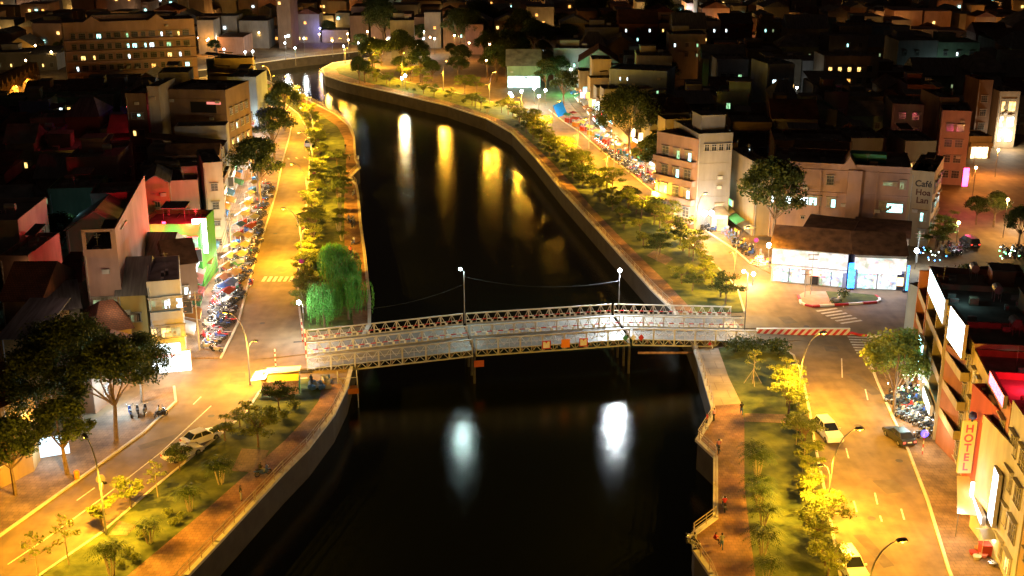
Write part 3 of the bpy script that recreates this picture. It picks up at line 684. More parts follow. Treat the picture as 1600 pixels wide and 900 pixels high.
def ac(o,loc,rz=0):
    if not AC[0]: b=MB(); b.box((0,0,.3),(.9,.36,.58)).tube((-.12,-.17,.3),(-.12,-.2,.3),.24,None,10); AC[0]=b.mesh('aircon_unit',aircon)
    inst('aircon_unit',AC[0],o.t,loc,rz)
def clutter(o,n=5):
    """things fixed to a flat roof: cooling units, pipes, aerials, a tin lean-to"""
    W,d,h=o.W,o.d,o.h
    for _ in range(n):
        u,v=CR.uniform(.9,max(1,W-.9)),CR.uniform(.9,d-.9); k=CR.random()
        if k<.45: ac(o,(u,v,h+.12),CR.choice([0,PI/2]))
        elif k<.7: MB().tube((u,v,h+.2),(u,min(d-.5,v+3),h+.3),.06,None,5).build('pipe',aircon,o.t)
        elif k<.85: MB().tube((u,v,h+.1),(u,v,h+2.6),.025,None,4).box((u,v,h+2.3),(.9,.03,.03)).box((u,v,h+2),(.6,.03,.03)).build('aerial',aircon,o.t)
        else: MB().box((u,v,h+.55),(CR.uniform(.6,1.6),CR.uniform(.6,1.4),.9)).build('roof_hatch',o.wm,o.t)
    if W>3.5 and CR.random()<.5:
        u=CR.uniform(.3,.6)*W; s_=MB().box((u,d*.7,h+2.25),(W*.42,d*.36,.07),0,0,1,.12)
        for sx in (-.2,.2): s_.tube((u+sx*W*.9,d*.56,h),(u+sx*W*.9,d*.56,h+2.2),.04,None,4).tube((u+sx*W*.9,d*.85,h),(u+sx*W*.9,d*.85,h+2.3),.04,None,4)
        s_.build('lean_to',RM[CR.choice(['tin','rusty tin'])],o.t)
def wall_bits(o,face='f',n=3):
    W,h=o.W,o.h
    for _ in range(n): ac(o,(CR.uniform(.6,max(.7,W-.6)),-.24,CR.uniform(1.8,h-1)))
    u=CR.uniform(.15,.4); MB().tube((u,-.08,0),(u,-.08,h),.06,None,5).build('drain_pipe',aircon,o.t)
class Bld:
    """a house: front face from A to B (world), body behind it on the left of A->B"""
    def __init__(s,A,Bp,h,d,wall,label,cat='house',group=None,roof='flat',roofm='concrete',name='house',z=0):
        s.W=math.hypot(Bp[0]-A[0],Bp[1]-A[1]); s.rz=math.atan2(Bp[1]-A[1],Bp[0]-A[0]); s.h=h; s.d=d
        s.t=thing(name,label,cat,(A[0],A[1],z),s.rz,group); s.wm=wallm(wall); s.A=A
        W=s.W
        s.wall=MB().box((W/2,d/2,h/2),(W,d,h)).build('wall',s.wm,s.t)
        rm=RM[roofm]; b=MB()
        if roof=='flat':
            b.box((W/2,d/2,h+.06),(W-.3,d-.3,.1))
            r=b.build('roof',rm,s.t); p=MB(); ph=.8
            for c,q in (((W/2,.07,h+ph/2),(W+.1,.18,ph)),((W/2,d-.07,h+ph/2),(W+.1,.18,ph)),((.07,d/2,h+ph/2),(.18,d-.34,ph)),((W-.07,d/2,h+ph/2),(.18,d-.34,ph))): p.box(c,q)
            p.build('parapet',s.wm,r)
        elif roof=='gable':      # ridge runs front to back, gable faces the front
            e=.35; rh=W*.32
            b.add([(-e,-e,h-.02),(W/2,-e,h+rh),(W/2,d+e,h+rh),(-e,d+e,h-.02),(W+e,-e,h-.02),(W+e,d+e,h-.02),(-e,-e,h+.12),(W/2,-e,h+rh+.14),(W/2,d+e,h+rh+.14),(-e,d+e,h+.12),(W+e,-e,h+.12),(W+e,d+e,h+.12)],[(6,7,8,9)[::-1],(7,10,11,8)[::-1],(0,1,2,3),(1,4,5,2),(0,6,7,1)[::-1],(1,7,10,4)[::-1],(3,2,8,9)[::-1],(2,5,11,8)[::-1],(0,3,9,6)[::-1],(4,10,11,5)[::-1]])
            r=b.build('roof',rm,s.t); MB().add([(0.02,.02,h),(W-.02,.02,h),(W/2,.02,h+rh-.02)],[(0,1,2)]).build('gable_wall',s.wm,r)
        elif roof=='hip' or roof=='ridge':      # ridge runs along the front
            e=.4; rh=d*.28; k=min(W*.3,d*.4) if roof=='hip' else 0
            b.add([(-e,-e,h),(W+e,-e,h),(W+e,d+e,h),(-e,d+e,h),(k-(e if not k else 0),d/2,h+rh),(W-k+(e if not k else 0),d/2,h+rh)],[(0,1,5,4),(1,2,5),(2,3,4,5),(3,0,4),(3,2,1,0)])
            b.build('roof',rm,s.t)
        elif roof=='shed':
            rh=d*.14; b.add([(-.3,-.6,h),(W+.3,-.6,h),(W+.3,d+.2,h+rh),(-.3,d+.2,h+rh),(-.3,-.6,h+.12),(W+.3,-.6,h+.12),(W+.3,d+.2,h+rh+.12),(-.3,d+.2,h+rh+.12)],[(3,2,1,0),(4,5,6,7),(0,1,5,4),(1,2,6,5),(2,3,7,6),(3,0,4,7)])
            b.build('roof',rm,s.t)
    def win(s,face,u,z,w=1.2,h=1.3,k='dark',bars=2,parent=None):
        m=win_mesh(w,h,k,bars)
        if face=='f': return inst('window',m,parent or s.t,(u,-.003,z))
        if face=='r': return inst('window',m,parent or s.t,(s.W+.003,u,z),PI/2)
        if face=='l': return inst('window',m,parent or s.t,(-.003,u,z),-PI/2)
    def grid(s,face,n,fl,z0=1.2,dz=3.2,w=1.2,h=1.3,p=.12,lits=None,bars=2,m=.9,top=None):
        L=s.W if face=='f' else s.d
        for j in range(fl):
            for i in range(n):
                k=lits[j][i] if lits and j<len(lits) and i<len(lits[j]) else pickl(p)
                if k is None: continue
                s.win(face,m+(L-2*m)*((i+.5)/n),z0+j*dz,w,h,k,bars)
    def band(s,z,face='f',out=.35,th=.22,name='ledge',m=None):
        L=s.W
        if face=='f': MB().box((L/2,-out/2-.002,z),(L+.1,out,th)).build(name,m or s.wm,s.t)
        else:
            x=s.W+out/2+.002 if face=='r' else -out/2-.002; MB().box((x,s.d/2,z),(out,s.d,th)).build(name,m or s.wm,s.t)
    def balcony(s,z,x0,x1,face='f',out=1.1,m=None):
        b=MB(); L=x1-x0; c=(x0+x1)/2
        b.box((c,-out/2-.003,z),(L,out,.14)); b.box((c,-out+.03,z+.5),(L,.1,.85)); 
        for sx in (x0+.05,x1-.05): b.box((sx,-out/2,z+.5),(.1,out-.12,.85))
        b.build('balcony',m or s.wm,s.t)
    def box_on_roof(s,u,v,w,d,hh,m=None,name='stair_tower'):
        o=MB().box((u,v,s.h+hh/2+.1),(w,d,hh)).build(name,m or s.wm,s.t)
        MB().box((u,v,s.h+hh+.18),(w+.3,d+.3,.14)).build('cap',RM['concrete'],o); return o
    def tank(s,u,v):
        b=MB(); b.tube((u-.8,v,s.h+1.6),(u+.8,v,s.h+1.6),.5,None,10)
        for dx in (-.6,.6):
            for dy in (-.35,.35): b.tube((u+dx,v+dy,s.h+.05),(u+dx,v+dy,s.h+1.3),.04,None,4)
        b.build('water_tank',mat('tank_steel',(.5,.5,.5),.35,.1,2,metal=.7),s.t)
    def door(s,face,u,k,w=3,h=2.7,name='shop_front'):
        L=s.W; m_=shopL.get(k); b=MB()
        key=('shop',round(w,1),k)
        if key not in WM:
            b.box((0,-.03,h/2+.1),(w,.06,h),0,0)
            for i in range(4): b.box((-w/2+w*i/3,-.08,h/2+.1),(.1,.1,h),0,1)
            b.box((0,-.1,h+.15),(w+.2,.2,.14),0,1); WM[key]=b.mesh(name,[m_ or mat('roller_shutter',(.3,.3,.3),.5,.2,1,stretch=(1,1,12)),framem])
        return inst(name,WM[key],s.t,(u,-.004,0) if face=='f' else ((s.W+.004,u,0) if face=='r' else (-.004,u,0)),0 if face=='f' else (PI/2 if face=='r' else -PI/2))
def top(a,h): return G(a[0],a[1],h)
HERO=[]   # footprints already taken (centre, radius)
def hero(a,b,h,d,wall,label,cat='building',**k):
    A=top(a,h); Bq=top(b,h); o=Bld(A,Bq,h,d,wall,label,cat,**k)
    if k.get('roof','flat')=='flat' and h>4: clutter(o,3+int(o.W*d/25))
    if h>6: wall_bits(o,'f',int(o.W/4)+1)
    HERO.append(foot(A,Bq,d)); return o
def foot(A,Bq,d):
    L=math.hypot(Bq[0]-A[0],Bq[1]-A[1])+1e-6; nx,ny=-(Bq[1]-A[1])/L*d,(Bq[0]-A[0])/L*d
    return [A,Bq,(Bq[0]+nx,Bq[1]+ny),(A[0]+nx,A[1]+ny)]
dkcase=mat('sign_casing',(.05,.05,.05),.6,.1)
def sign_box(loc,w,h,d,m,label,rz=0,name='shop_sign',cat='sign',group=None):
    t=thing(name,label,cat,loc,rz,group); MB().box((0,-d*.3,h/2),(w,d*.4,h)).build('panel',m,t); MB().box((0,d*.2,h/2),(w+.04,d*.58,h+.04)).build('casing',dkcase,t)
    b=MB()
    for z in (0,h): b.box((0,0,z),(w+.1,d+.06,.08))
    for sx in (-1,1): b.box((sx*w/2,0,h/2),(.08,d+.06,h))
    b.build('frame',framem,t); return t
NEON={'red':emit('neon_red',(1,.02,.05),16),'blue':emit('neon_blue',(.06,.05,1),20),'pink':emit('neon_pink',(1,.03,.22),12),'white':emit('sign_white',(.8,1,1),3.5,.3,.6),'cyan':emit('sign_cyan',(.25,.95,1),3,.4,.8),'yellow':emit('sign_yellow',(1,.62,.08),2.2,.25,1.5),'green':emit('sign_green',(.1,1,.25),3,.4,1),'warm':emit('sign_warm',(1,.75,.4),3,.4,.7)}
# ---------------- the apartment block far left
a=hero((97,40),(303,33),21.5,13,'pale pink','wide cream apartment block of six storeys behind the left bank, windows lit cyan',name='apartment_block')
lit={(0,3):'cyan',(0,6):'green',(0,10):'white',(0,12):'warm',(1,6):'cyan',(1,7):'cyan',(1,8):'cyan',(1,9):'white',(1,11):'green',(2,1):'warm',(2,2):'warm',(2,6):'white',(2,12):'white',(2,11):'warm',(3,0):'white',(3,13):'cyan',(3,9):'orange',(4,6):'cyan',(4,8):'green',(4,9):'green',(4,11):'cyan',(5,8):'warm',(5,11):'cyan',(5,12):'warm'}
n=14
for j in range(6):
    for i in range(n): a.win('f',1.5+(a.W-3)*(i+.5)/n,17.3-j*3.25,1.9 if i%2 else 1.3,1.6,lit.get((j,i),'dark'),3 if i%2 else 2)
    a.band(16.7-j*3.25,'f',.9,.5,'balcony_band')
for j in range(6): a.win('r',6,17.3-j*3.25,1.6,1.5,'green' if j in(0,2,3) else 'dark')
for u in (a.W*.22,a.W*.71):
    MB().add([(u-3.6,-.1,21.5),(u+3.6,-.1,21.5),(u,-.1,24),(u-3.6,5,21.5),(u+3.6,5,21.5),(u,5,24)],[(0,1,2),(5,4,3),(0,2,5,3),(2,1,4,5)]).build('pediment',a.wm,a.t)
a.box_on_roof(a.W*.45,7,a.W*.5,5,2.2)
# ---------------- curved building with arched openings, left
a=hero((2,158),(175,156),11.5,9,'pale green','long pale building of three storeys with tall arched openings at the far left',name='arcade_building')
for j in range(3):
    for i in range(7): a.win('f',1.2+(a.W-2.4)*(i+.5)/7,8.1-j*3.6,2.3,2.2,{(0,3):'white',(0,4):'warm',(1,1):'cyan',(2,1):'dim',(2,5):'warm',(1,5):'dim'}.get((j,i),'dark'),3)
    a.band(7.6-j*3.6,'f',.7,.3)
for i in range(8): MB().box((a.W*i/7,-.35,5.7),(.35,.6,11.4)).build('pilaster',a.wm,a.t)
a=hero((0,140),(61,108),8,7,'ochre','long low building with a saw toothed row of gables lit orange at the left edge',name='market_building')
for i in range(9):
    u=a.W*(i+.5)/9; MB().add([(u-1.6,-.3,7.9),(u+1.6,-.3,7.9),(u,-.3,10.4),(u-1.6,3,7.9),(u+1.6,3,7.9),(u,3,10.4)],[(0,1,2),(5,4,3),(0,2,5,3),(2,1,4,5)]).build('gable',a.wm,a.t); a.win('f',u,4.4,1.5,1.8,'dark')
for u in (6,20,34): spot((a.A[0]+math.cos(a.rz)*u+3,a.A[1]+math.sin(a.rz)*u-6,7.5),5200,(1,.4,.05),.2,160)
# ---------------- tower with the red lamps, brown block, blue lamp block
a=hero((196,152),(228,152),20,12,'brown','dark narrow tower with two red lamps near its top on the left side',name='tower_house')
a.grid('f',2,5,2,3.4)
a2=hero((230,141),(248,141),21.5,12,'white','slim pale stair tower lit red from a lamp at its top',name='stair_tower_building')
for u,px,py,l in ((0,203,166,'red lamp on the dark tower, left one of two'),(1,241,165,'red lamp on the pale stair tower, right one of two')):
    x,y=G(px,py,17.5); y-=.6; t=thing('red_lamp',l,'lamp',(x,y,16.6),0,'red lamps on the left towers'); MB().ball((0,0,.9),.55,10,6,0,1.5).build('globe',emit('red_globe',(1,.12,.16),16),t); MB().box((0,.25,.9),(.2,.6,.2)).build('bracket',framem,t); point((x,y-.8,17.4),450,(1,.02,.06),.4)
a=hero((258,145),(352,147),20,14,'brown','big blank brown block with horizontal bands beside the left bank shops',name='brown_block')
for j in range(6): a.band(2.8+j*3.2,'f',.12,.25)
MB().box((a.W*.62,-.05,17.2),(a.W*.42,.1,2.2)).build('opening',mat('dark_opening',(.01,.01,.01),.9,.1),a.t); a.win('f',2.5,3,.9,1.8,'white'); MB().box((a.W*.8,-.12,18.1),(3,.06,.5)).build('lit_strip',emit('dim_red_strip',(1,.25,.2),.9),a.t)
a.grid('r',4,5,2.5,3.2,1.5,1.5,.2)
a=hero((355,125),(400,125),13,14,'pale blue','pale house with a rooftop terrace glowing blue near the left canal bend',name='house')
x,y=G(384,154,14); t=thing('blue_lamp','round blue lamp glowing on a rooftop by the left canal bend','lamp',(x,y-1,12.6)); MB().ball((0,0,1.2),.75,12,8).build('globe',emit('blue_globe',(.25,.25,1),22),t); MB().tube((0,0,0),(0,0,.6),.06).build('post',framem,t); point((x,y-2.2,13.6),1500,(.03,.03,1),.5)
a=hero((352,160),(378,160),10,9,'pale blue','pale low house right under the blue lamp',name='house'); a.grid('f',2,2,1.5,3.2)
# ---------------- the red lit house and the green room
a=hero((223,288),(263,286),13.5,9,'salmon','tall gabled house washed by red neon light on the left side',roof='gable',roofm='tin',name='gabled_house')
a.win('f',a.W*.5,9.6,.8,.9)
a=hero((264,290),(309,288),12.3,9,'pale pink','stepped house beside the gabled one, glowing red next to the big white sign',name='house')
a.win('f',a.W*.35,5.2,1.3,1.6); a.box_on_roof(a.W*.7,5,2.6,3,2.2)
xr,yr=G(300,330,11); point((xr+1,yr-5.5,10.6),8000,(1,.015,.03),.5); point((xr-4,yr-6,9.8),1200,(1,.02,.03),.5)
t=thing('neon_sign','red neon strip sign on the wall of the red lit house','sign',(xr-3.2,yr-4.6,8.6)); MB().box((0,0,.9),(.5,.2,2)).build('tube',NEON['red'],t)
a=hero((217,358),(312,358),9.5,9,'green','bright green top floor room with lit terrace below the red house',name='green_house')  # all walls of this house take one green colour
a.win('f',1.9,6.9,2.2,1.4,'dark',6); a.win('f',4.1,6.9,.9,1.4,'cyan',2); a.win('f',a.W*.64,6.3,2.4,2.2,'cyan',3); a.win('f',a.W*.87,6.6,1.5,1.6,'green',2); a.balcony(5.9,a.W*.42,a.W-.1)
xg,yg=G(275,372,8); point((xg,yg-2.0,8.6),650,(.6,1,.6),.3); point((xg-4,yg-1.8,8.3),260,(.5,1,.5),.3)
x,y=G(313,385,6); t=sign_box((x+.4,y-1,5.2),2.1,5.6,.5,emit('big_white_sign',(.95,1,1),16),'big glaring white box sign standing tall over the left shops',.25,'box_sign')
point((x+1.8,y-3.2,7.5),600,(.9,1,1),.5)
# ---------------- white open frame house
a=hero((131,400),(181,398),15,9.5,'pale pink','tall white house with an open roof terrace frame and barred windows',name='white_frame_house')
a.grid('f',2,3,1.2,3.3,1.9,1.7,0,[['dark','dark'],['green','dark'],['dim','dim']],4); 
for j in range(3): a.balcony(.7+3.3*j+3.3*0,0.1,a.W-.1,'f',1.0)
b=MB()
for u in (.2,a.W-.2): b.box((u,.2,16.6),(.4,.4,3.3))
b.box((a.W/2,.2,18.2),(a.W,.4,.35)); b.build('terrace_frame',a.wm,a.t)
b=MB(); W_=a.W; b.add([(W_-.02,0,15),(W_-.02,26,15),(W_-.02,26,19.4),(W_-.02,0,18.4),(W_+.23,0,15),(W_+.23,26,15),(W_+.23,26,19.4),(W_+.23,0,18.4)],[(0,1,2,3)[::-1],(4,5,6,7),(0,3,7,4)[::-1],(3,2,6,7)[::-1],(1,5,6,2)[::-1]]); b.box((W_+.11,13,7.5),(.24,26,15)); b.build('party_wall',a.wm,a.t)
for u in (4,5.6,7.2): a.win('r',u,15.8,.9,1.5,'dark')
point((a.A[0]+2,a.A[1]-6,13),170,(1,.55,.5),.6); point((a.A[0]+9,a.A[1]+6,19),130,(1,.5,.45),.8)  # fill lights added to brighten the house walls, no fixtures here
# yellow and white houses beside it
a=hero((184,462),(227,460),9.8,12,'yellow','small yellow house between two white houses, dark tin roof',roof='ridge',roofm='tin',name='house'); a.grid('f',3,2,2.4,3.8,.7,1.2,0,[['dark','dim','dark']]*2,2)
point((a.A[0]+1,a.A[1]-4.5,11),300,(1,.75,.4),.5)
a=hero((230,450),(281,446),11.5,11,'white','white house with glazed top floor above a shop with a glaring white sign',name='house')
a.win('f',a.W*.3,8.6,2.3,1.5,'dim',3); a.win('f',a.W*.75,8.6,2.2,1.6,'white',3); a.balcony(7.6,.1,a.W-.1,'f',1); a.win('f',a.W*.3,4.8,2.4,1.6,'warm',4); a.win('f',a.W*.75,4.8,2.3,1.6,'dim',4); a.door('f',a.W/2,'white',5)
t=sign_box((a.A[0]+a.W/2,a.A[1]-1.4,3.2),a.W*.95,1.5,.35,NEON['white'],'glaring white shop sign with a red lower edge beside the dark tree',a.rz,'shop_sign'); MB().box((0,-.25,-.1),(a.W*.95,.12,.35)).build('red_edge',emit('red_edge',(1,.2,.15),3),t)
point((a.A[0]+a.W*.6,a.A[1]-2.6,2.8),420,(.7,.95,1),.4); point((a.A[0]+a.W*.8,a.A[1]-2.6,10.6),120,(.7,1,.9),.3)
# gabled brown roofs and dark houses at far left foreground
for (p,q,h,d,w,rf,rmn,l) in (((150,520),(205,512),7.5,9,'ochre','hip','tiled','low house with a dark hipped roof between the big tree and the white houses'),
    ((0,408),(44,408),10,12,'pale pink','flat','concrete','blank pale wall house at the left edge above the gabled roofs'),
    ((2,470),(62,470),10,12,'brown','ridge','tiled','dark tile roofed house at the left edge, wide plain roof'),
    ((72,486),(124,480),9,8,'white','shed','tin','white house with a lit balcony under a dark awning roof at left'),
    ((0,528),(60,528),9,10,'ochre','shed','tin','brownish plastered house with two small windows at the left edge'),
    ((0,635),(52,612),6.5,12,'ochre','ridge','tiled','yellow walled low house at the left edge behind the street trees'),
    ((70,560),(140,566),6.5,9,'brown','ridge','tiled','dark low house under the crown of the large tree'),
    ((200,402),(262,402),9,9,'brown','ridge','tin','dark roofed house in front of the green room'),
    ((262,415),(306,410),9,9,'brown','ridge','rusty tin','dark house with a brown roof by the left shops'),
    ((80,440),(125,440),8,10,'grey','hip','tiled','dark hipped roof house left of the white frame house'),
    ((75,302),(150,300),10,10,'pale green','flat','concrete','grey green plain house with one cyan window in the left blocks'),
    ((142,310),(222,306),10,8,'pale pink','flat','concrete','pinkish wall house with a small barred window left of the red house'),
    ((155,238),(200,236),11,8,'cream','flat','concrete','small cream house lit warm behind the pinkish house'),
    ((318,262),(347,260),15,12,'white','flat','concrete','white many floored house beside the blank brown block')):
    a=hero(p,q,h,d,w,l,'house',roof=rf,roofm=rmn,name='house'); nf=max(1,int(h/3.4))
    a.grid('f',max(1,int(a.W/3)),nf,1.3,3.2,1.1,1.3,.16)
    if a.A[0]<0: a.grid('r',2,nf,1.3,3.2,1.1,1.3,.1)
for px,py,h,e,c in ((100,505,7,160,(.7,1,.6)),(60,640,4,1100,(1,.5,.1)),(10,690,4,900,(1,.5,.1)),(178,240,9,500,(1,.7,.3)),(150,250,9,300,(1,.6,.1)),(124,330,8,120,(.4,.9,1)),(65,430,6,500,(1,.5,.1)),(60,410,9,200,(1,.5,.2))):
    x,y=G(px,py,h); point((x,y-3,h),e*.6,c,.3)
# ---------------- right bank heroes
a=hero((1092,216),(1145,214),17,14,'grey','tall blank pale wall house rising above the right bank corner stall',name='tall_house')
for i in range(4): a.win('f',a.W*.25+i*1.35,14.6,.9,1.2,'dark',2)
a.win('f',a.W*.7,3.4,1.5,1.4,'dim',3); a.box_on_roof(a.W*.55,5,4.5,5,3.4)
for j in range(5): a.band(3+j*3.1,'f',.05,.12)
p=Bld((a.A[0]-6.5,a.A[1]+8),(a.A[0],a.A[1]),16,9,'pale pink','pink and cream balconied house joined to the tall blank wall','building'); HERO.append(foot((a.A[0]-6.5,a.A[1]+8),(a.A[0],a.A[1]),9)); p.grid('f',3,4,2,3.5,1.6,1.9,.5,[['dark','green','dark'],['green','dark','cyan'],['dark','cyan','dark'],['dark','green','cyan']])
for j in range(4): p.balcony(1.2+3.5*j,.2,p.W-.2)
a=hero((952,112),(1042,116),13,12,'pale blue','violet grey blank walled block behind the huge right bank tree',name='block')
a.win('f',3,10.8,.6,1.1,'white'); a.win('f',5,10.8,.6,1.1,'white'); a.grid('f',6,3,1.2,3.2,1.2,1.3,.08)
a=hero((925,97),(955,97),14,9,'cream','olive plastered house behind the green lit trees',name='house'); a.grid('f',2,2,4,3.5)
a=hero((990,160),(1026,158),13,12,'cream','pale end wall of a house beside the blue lit alley on the right bank',name='house'); a.grid('f',2,4,1.2,3.2,.8,1,.1)
a=hero((1120,148),(1170,150),14,10,'pale green','pale house with one greenish window and a boxy stair tower, right side',name='house'); a.win('f',a.W*.35,10.8,1.4,1.7,'green',3); a.grid('f',3,2,2,3.3); a.box_on_roof(a.W*.7,3,5,5,3)
a=hero((1182,262),(1207,261),12.5,14,'cream','narrow cream end of the long cafe building at the alley',name='house'); a.win('f',a.W*.4,8.8,1.3,1.6,'dark',3)
cafe=hero((1207,258),(1424,269),13,13,'pale pink','long cream corner building with cyan lit window bands and a cafe sign',name='corner_building')
W_=cafe.W
for u,k in ((1.6,'dark'),(6.5,'dark')): pass
cafe.win('f',W_*.21,10,1.1,1.7,'dark',3); cafe.win('f',W_*.43,10,1.2,1.7,'dark',3); cafe.win('f',W_*.86,10.4,2.3,.7,'dim',3); cafe.win('f',W_*.95,9.9,1.0,1.6,'dim',3)
cafe.win('f',W_*.06,6.2,2.6,1.7,'white',3); cafe.win('f',W_*.2,6.2,3.8,1.7,'white',4); cafe.win('f',W_*.33,6.2,2.0,1.7,'cyan',3); cafe.win('f',W_*.45,6.0,1.5,1.8,'cyan',2); cafe.win('f',W_*.88,5.7,4.0,2.0,'cyan',3)
cafe.win('f',W_*.34,2.8,1.2,1.7,'dark',2); cafe.win('f',W_*.45,3.6,1.3,.6,'dark',2); cafe.win('f',W_*.25,3.6,.6,.5,'dark',2); cafe.win('f',W_*.88,2.2,4,1.1,'warm',4); cafe.balcony(1.4,W_*.78,W_*.98,'f',.5)
cafe.band(8.6,'f',.14,.2); cafe.band(12.6,'f',.2,.2)
for u in (W_*.36,W_*.56,W_*.66,W_*.77): MB().box((u,-.1,6.5),(.25,.2,12.6)).build('pilaster',cafe.wm,cafe.t)
MB().box((W_*.605,-.5,6.5),(W_*.1,1,12.9)).build('bay',cafe.wm,cafe.t)
MB().add([(W_*.5,-.3,13),(W_*.62,-.3,13),(W_*.56,-.3,15.2),(W_*.5,6,13),(W_*.62,6,13),(W_*.56,6,15.2)],[(0,1,2),(5,4,3),(0,2,5,3),(2,1,4,5)]).build('gable',cafe.wm,cafe.t)
MB().box((W_*.7,6,14.2),(6,3,1.4)).build('green_shed',mat('green_tin',(.05,.3,.2),.6,.2),cafe.t)
wg=hero((1425,273),(1460,276),12.6,10,'cream','angled end of the corner building with painted cafe lettering and side balconies',name='corner_wing')
def text(txt,size,m,parent,loc,rot,name='lettering',ex=.02):
    cu=bpy.data.curves.new(name,'FONT'); cu.body=txt; cu.size=size; cu.extrude=ex; cu.offset=size*.022; cu.align_x='CENTER'; cu.space_line=.9
    tmp=bpy.data.objects.new('tmp',cu); me=bpy.data.meshes.new_from_object(tmp); bpy.data.objects.remove(tmp)
    me.materials.clear(); me.materials.append(m); o=inst(name,me,parent,loc); o.rotation_euler=rot; return o
dk1=mat('dark_grey_paint',(.02,.02,.025),.7,.1); dk2=mat('brown_paint',(.07,.02,.01),.7,.1)
text('Café',1.5,dk1,wg.t,(wg.W*.56,-.03,10.7),(PI/2,0,0)); text('Hoa',1.45,dk2,wg.t,(wg.W*.58,-.03,9.2),(PI/2,0,0)); text('Lan',1.45,dk2,wg.t,(wg.W*.58,-.03,7.8),(PI/2,0,0))
wg.win('f',wg.W*.7,4.6,1,1.9,'cyan',2); wg.win('f',wg.W*.7,1.2,1.1,2,'dim',2)
# its side face
q=Bld((wg.A[0]+wg.W*math.cos(wg.rz),wg.A[1]+wg.W*math.sin(wg.rz)),(wg.A[0]+wg.W+6,wg.A[1]+12),12.6,4,'cream','side wing of the corner building facing the orange side street','building',name='side_wing')
q.grid('f',3,3,2.2,3.5,2.2,1.9,0,[['green','dark','dim'],['dark','cyan','white'],['dark','dark','dark']],3)
for px,py,h,e,c in ((1215,330,9,340,(1,.6,.35)),(1300,372,8.5,420,(1,.62,.4)),(1390,345,8.5,420,(1,.6,.4)),(1440,345,7.5,420,(1,.6,.4)),(1250,300,12,250,(1,.55,.4)),(1100,320,6,900,(.8,.9,1)),(1165,335,6,700,(.6,.9,1)),(1160,300,8,150,(.6,.9,1))):
    x,y=G(px,py,h); point((x,y-4,h),e*.8,c,.5)  # extra fill lights added before the cafe and nearby walls
# white lit shops in front
sh1=hero((1208,386),(1326,396),5.6,9,'white','single storey shop with a long glaring white sign and big show windows',cat='shop',roof='ridge',roofm='rusty tin',name='shop')
sh2=hero((1336,397),(1416,400),5.6,9,'grey','single storey shop with a white scalloped awning sign and dark frame',cat='shop',roof='ridge',roofm='rusty tin',name='shop')
def goods(name,base,st,sc,amt):
    m=emit(name,base,st,.35,.9); n=m.node_tree; b=n.nodes['Principled BSDF']; tc=n.nodes['Texture Coordinate']
    v=n.nodes.new('ShaderNodeTexVoronoi'); v.inputs['Scale'].default_value=sc; n.links.new(tc.outputs['Object'],v.inputs[0])
    hs=n.nodes.new('ShaderNodeHueSaturation'); hs.inputs['Saturation'].default_value=.8; n.links.new(v.outputs['Color'],hs.inputs['Color'])
    nz=n.nodes.new('ShaderNodeTexNoise'); nz.inputs['Scale'].default_value=1.1; n.links.new(tc.outputs['Object'],nz.inputs[0])
    r=n.nodes.new('ShaderNodeMapRange'); r.inputs[1].default_value=.5; r.inputs[2].default_value=.56; r.inputs[3].default_value=0; r.inputs[4].default_value=amt; n.links.new(nz.outputs['Fac'],r.inputs[0])
    mx=n.nodes.new('ShaderNodeMixRGB'); mx.inputs[1].default_value=(*base,1); n.links.new(r.outputs[0],mx.inputs[0]); n.links.new(hs.outputs[0],mx.inputs[2]); n.links.new(mx.outputs[0],b.inputs['Emission Color']); return m
bigw=goods('showroom_glass',(.8,.95,1),1.0,2.2,.8); bigs=goods('showroom_sign',(1,.92,.82),.95,.7,.35)
MB().box((sh1.W/2,-.55,4.3),(sh1.W,.5,2.3)).build('sign_band',bigs,sh1.t); MB().box((sh1.W/2,-.85,2.85),(sh1.W,1.1,.14)).build('canopy',framem,sh1.t)
for u,w in ((sh1.W*.24,sh1.W*.42),(sh1.W*.8,sh1.W*.3)): g=MB().box((u,-.06,1.4),(w,.1,2.5)).build('show_window',bigw,sh1.t); MB().box((u,-.14,1.4),(.12,.08,2.5)).build('mullion',dk1,g)
MB().box((sh1.W*.58,-.1,1.4),(sh1.W*.1,.14,2.6)).build('dark_door',dk1,sh1.t); MB().box((sh1.W*.58,-.3,2.1),(1.6,.2,1)).build('hanging_sign',emit('red_white_sign',(1,.35,.25),3),sh1.t)
MB().box((sh2.W/2,-.6,4.3),(sh2.W,.5,1.8)).build('sign_band',bigs,sh2.t); MB().box((sh2.W/2,-.5,3.1),(sh2.W*.85,.7,.5)).build('canopy',whtp,sh2.t)
for u in (.28,.68): MB().box((sh2.W*u,-.06,1.35),(sh2.W*.37,.1,2.4)).build('show_window',bigw,sh2.t)
MB().box((sh2.W*.93,-.1,1.5),(1,.12,2.6)).build('dark_panel',dk1,sh2.t); MB().box((sh2.W*.93,-.25,1.5),(.9,.14,1.3)).build('small_sign',emit('orange_white_sign',(1,.55,.25),3.4),sh2.t)
for g_,u,l in ((sh1,sh1.W+.5,'upright strip of blue lights between the two white shops'),(sh2,sh2.W+.3,'thin blue light strip at the right corner of the second shop')):
    x=g_.A[0]+math.cos(g_.rz)*u; y=g_.A[1]+math.sin(g_.rz)*u-.8; t=thing('light_panel',l,'sign',(x,y,0)); MB().box((0,0,2.3),(1.0 if g_ is sh1 else .25,.3,4)).build('panel',emit('blue_led_panel',(.02,.25,1),5,.8,4),t); MB().box((0,.1,.15),(1.1,.4,.3)).build('base',dk1,t)
for u in (.12,.3,.5,.7,.9):
    for g_ in (sh1,sh2):
        x=g_.A[0]+g_.W*u*math.cos(g_.rz); y=g_.A[1]+g_.W*u*math.sin(g_.rz)-1.9; spot((x,y,3.6),260,(.75,.78,1),.5,165,.3)
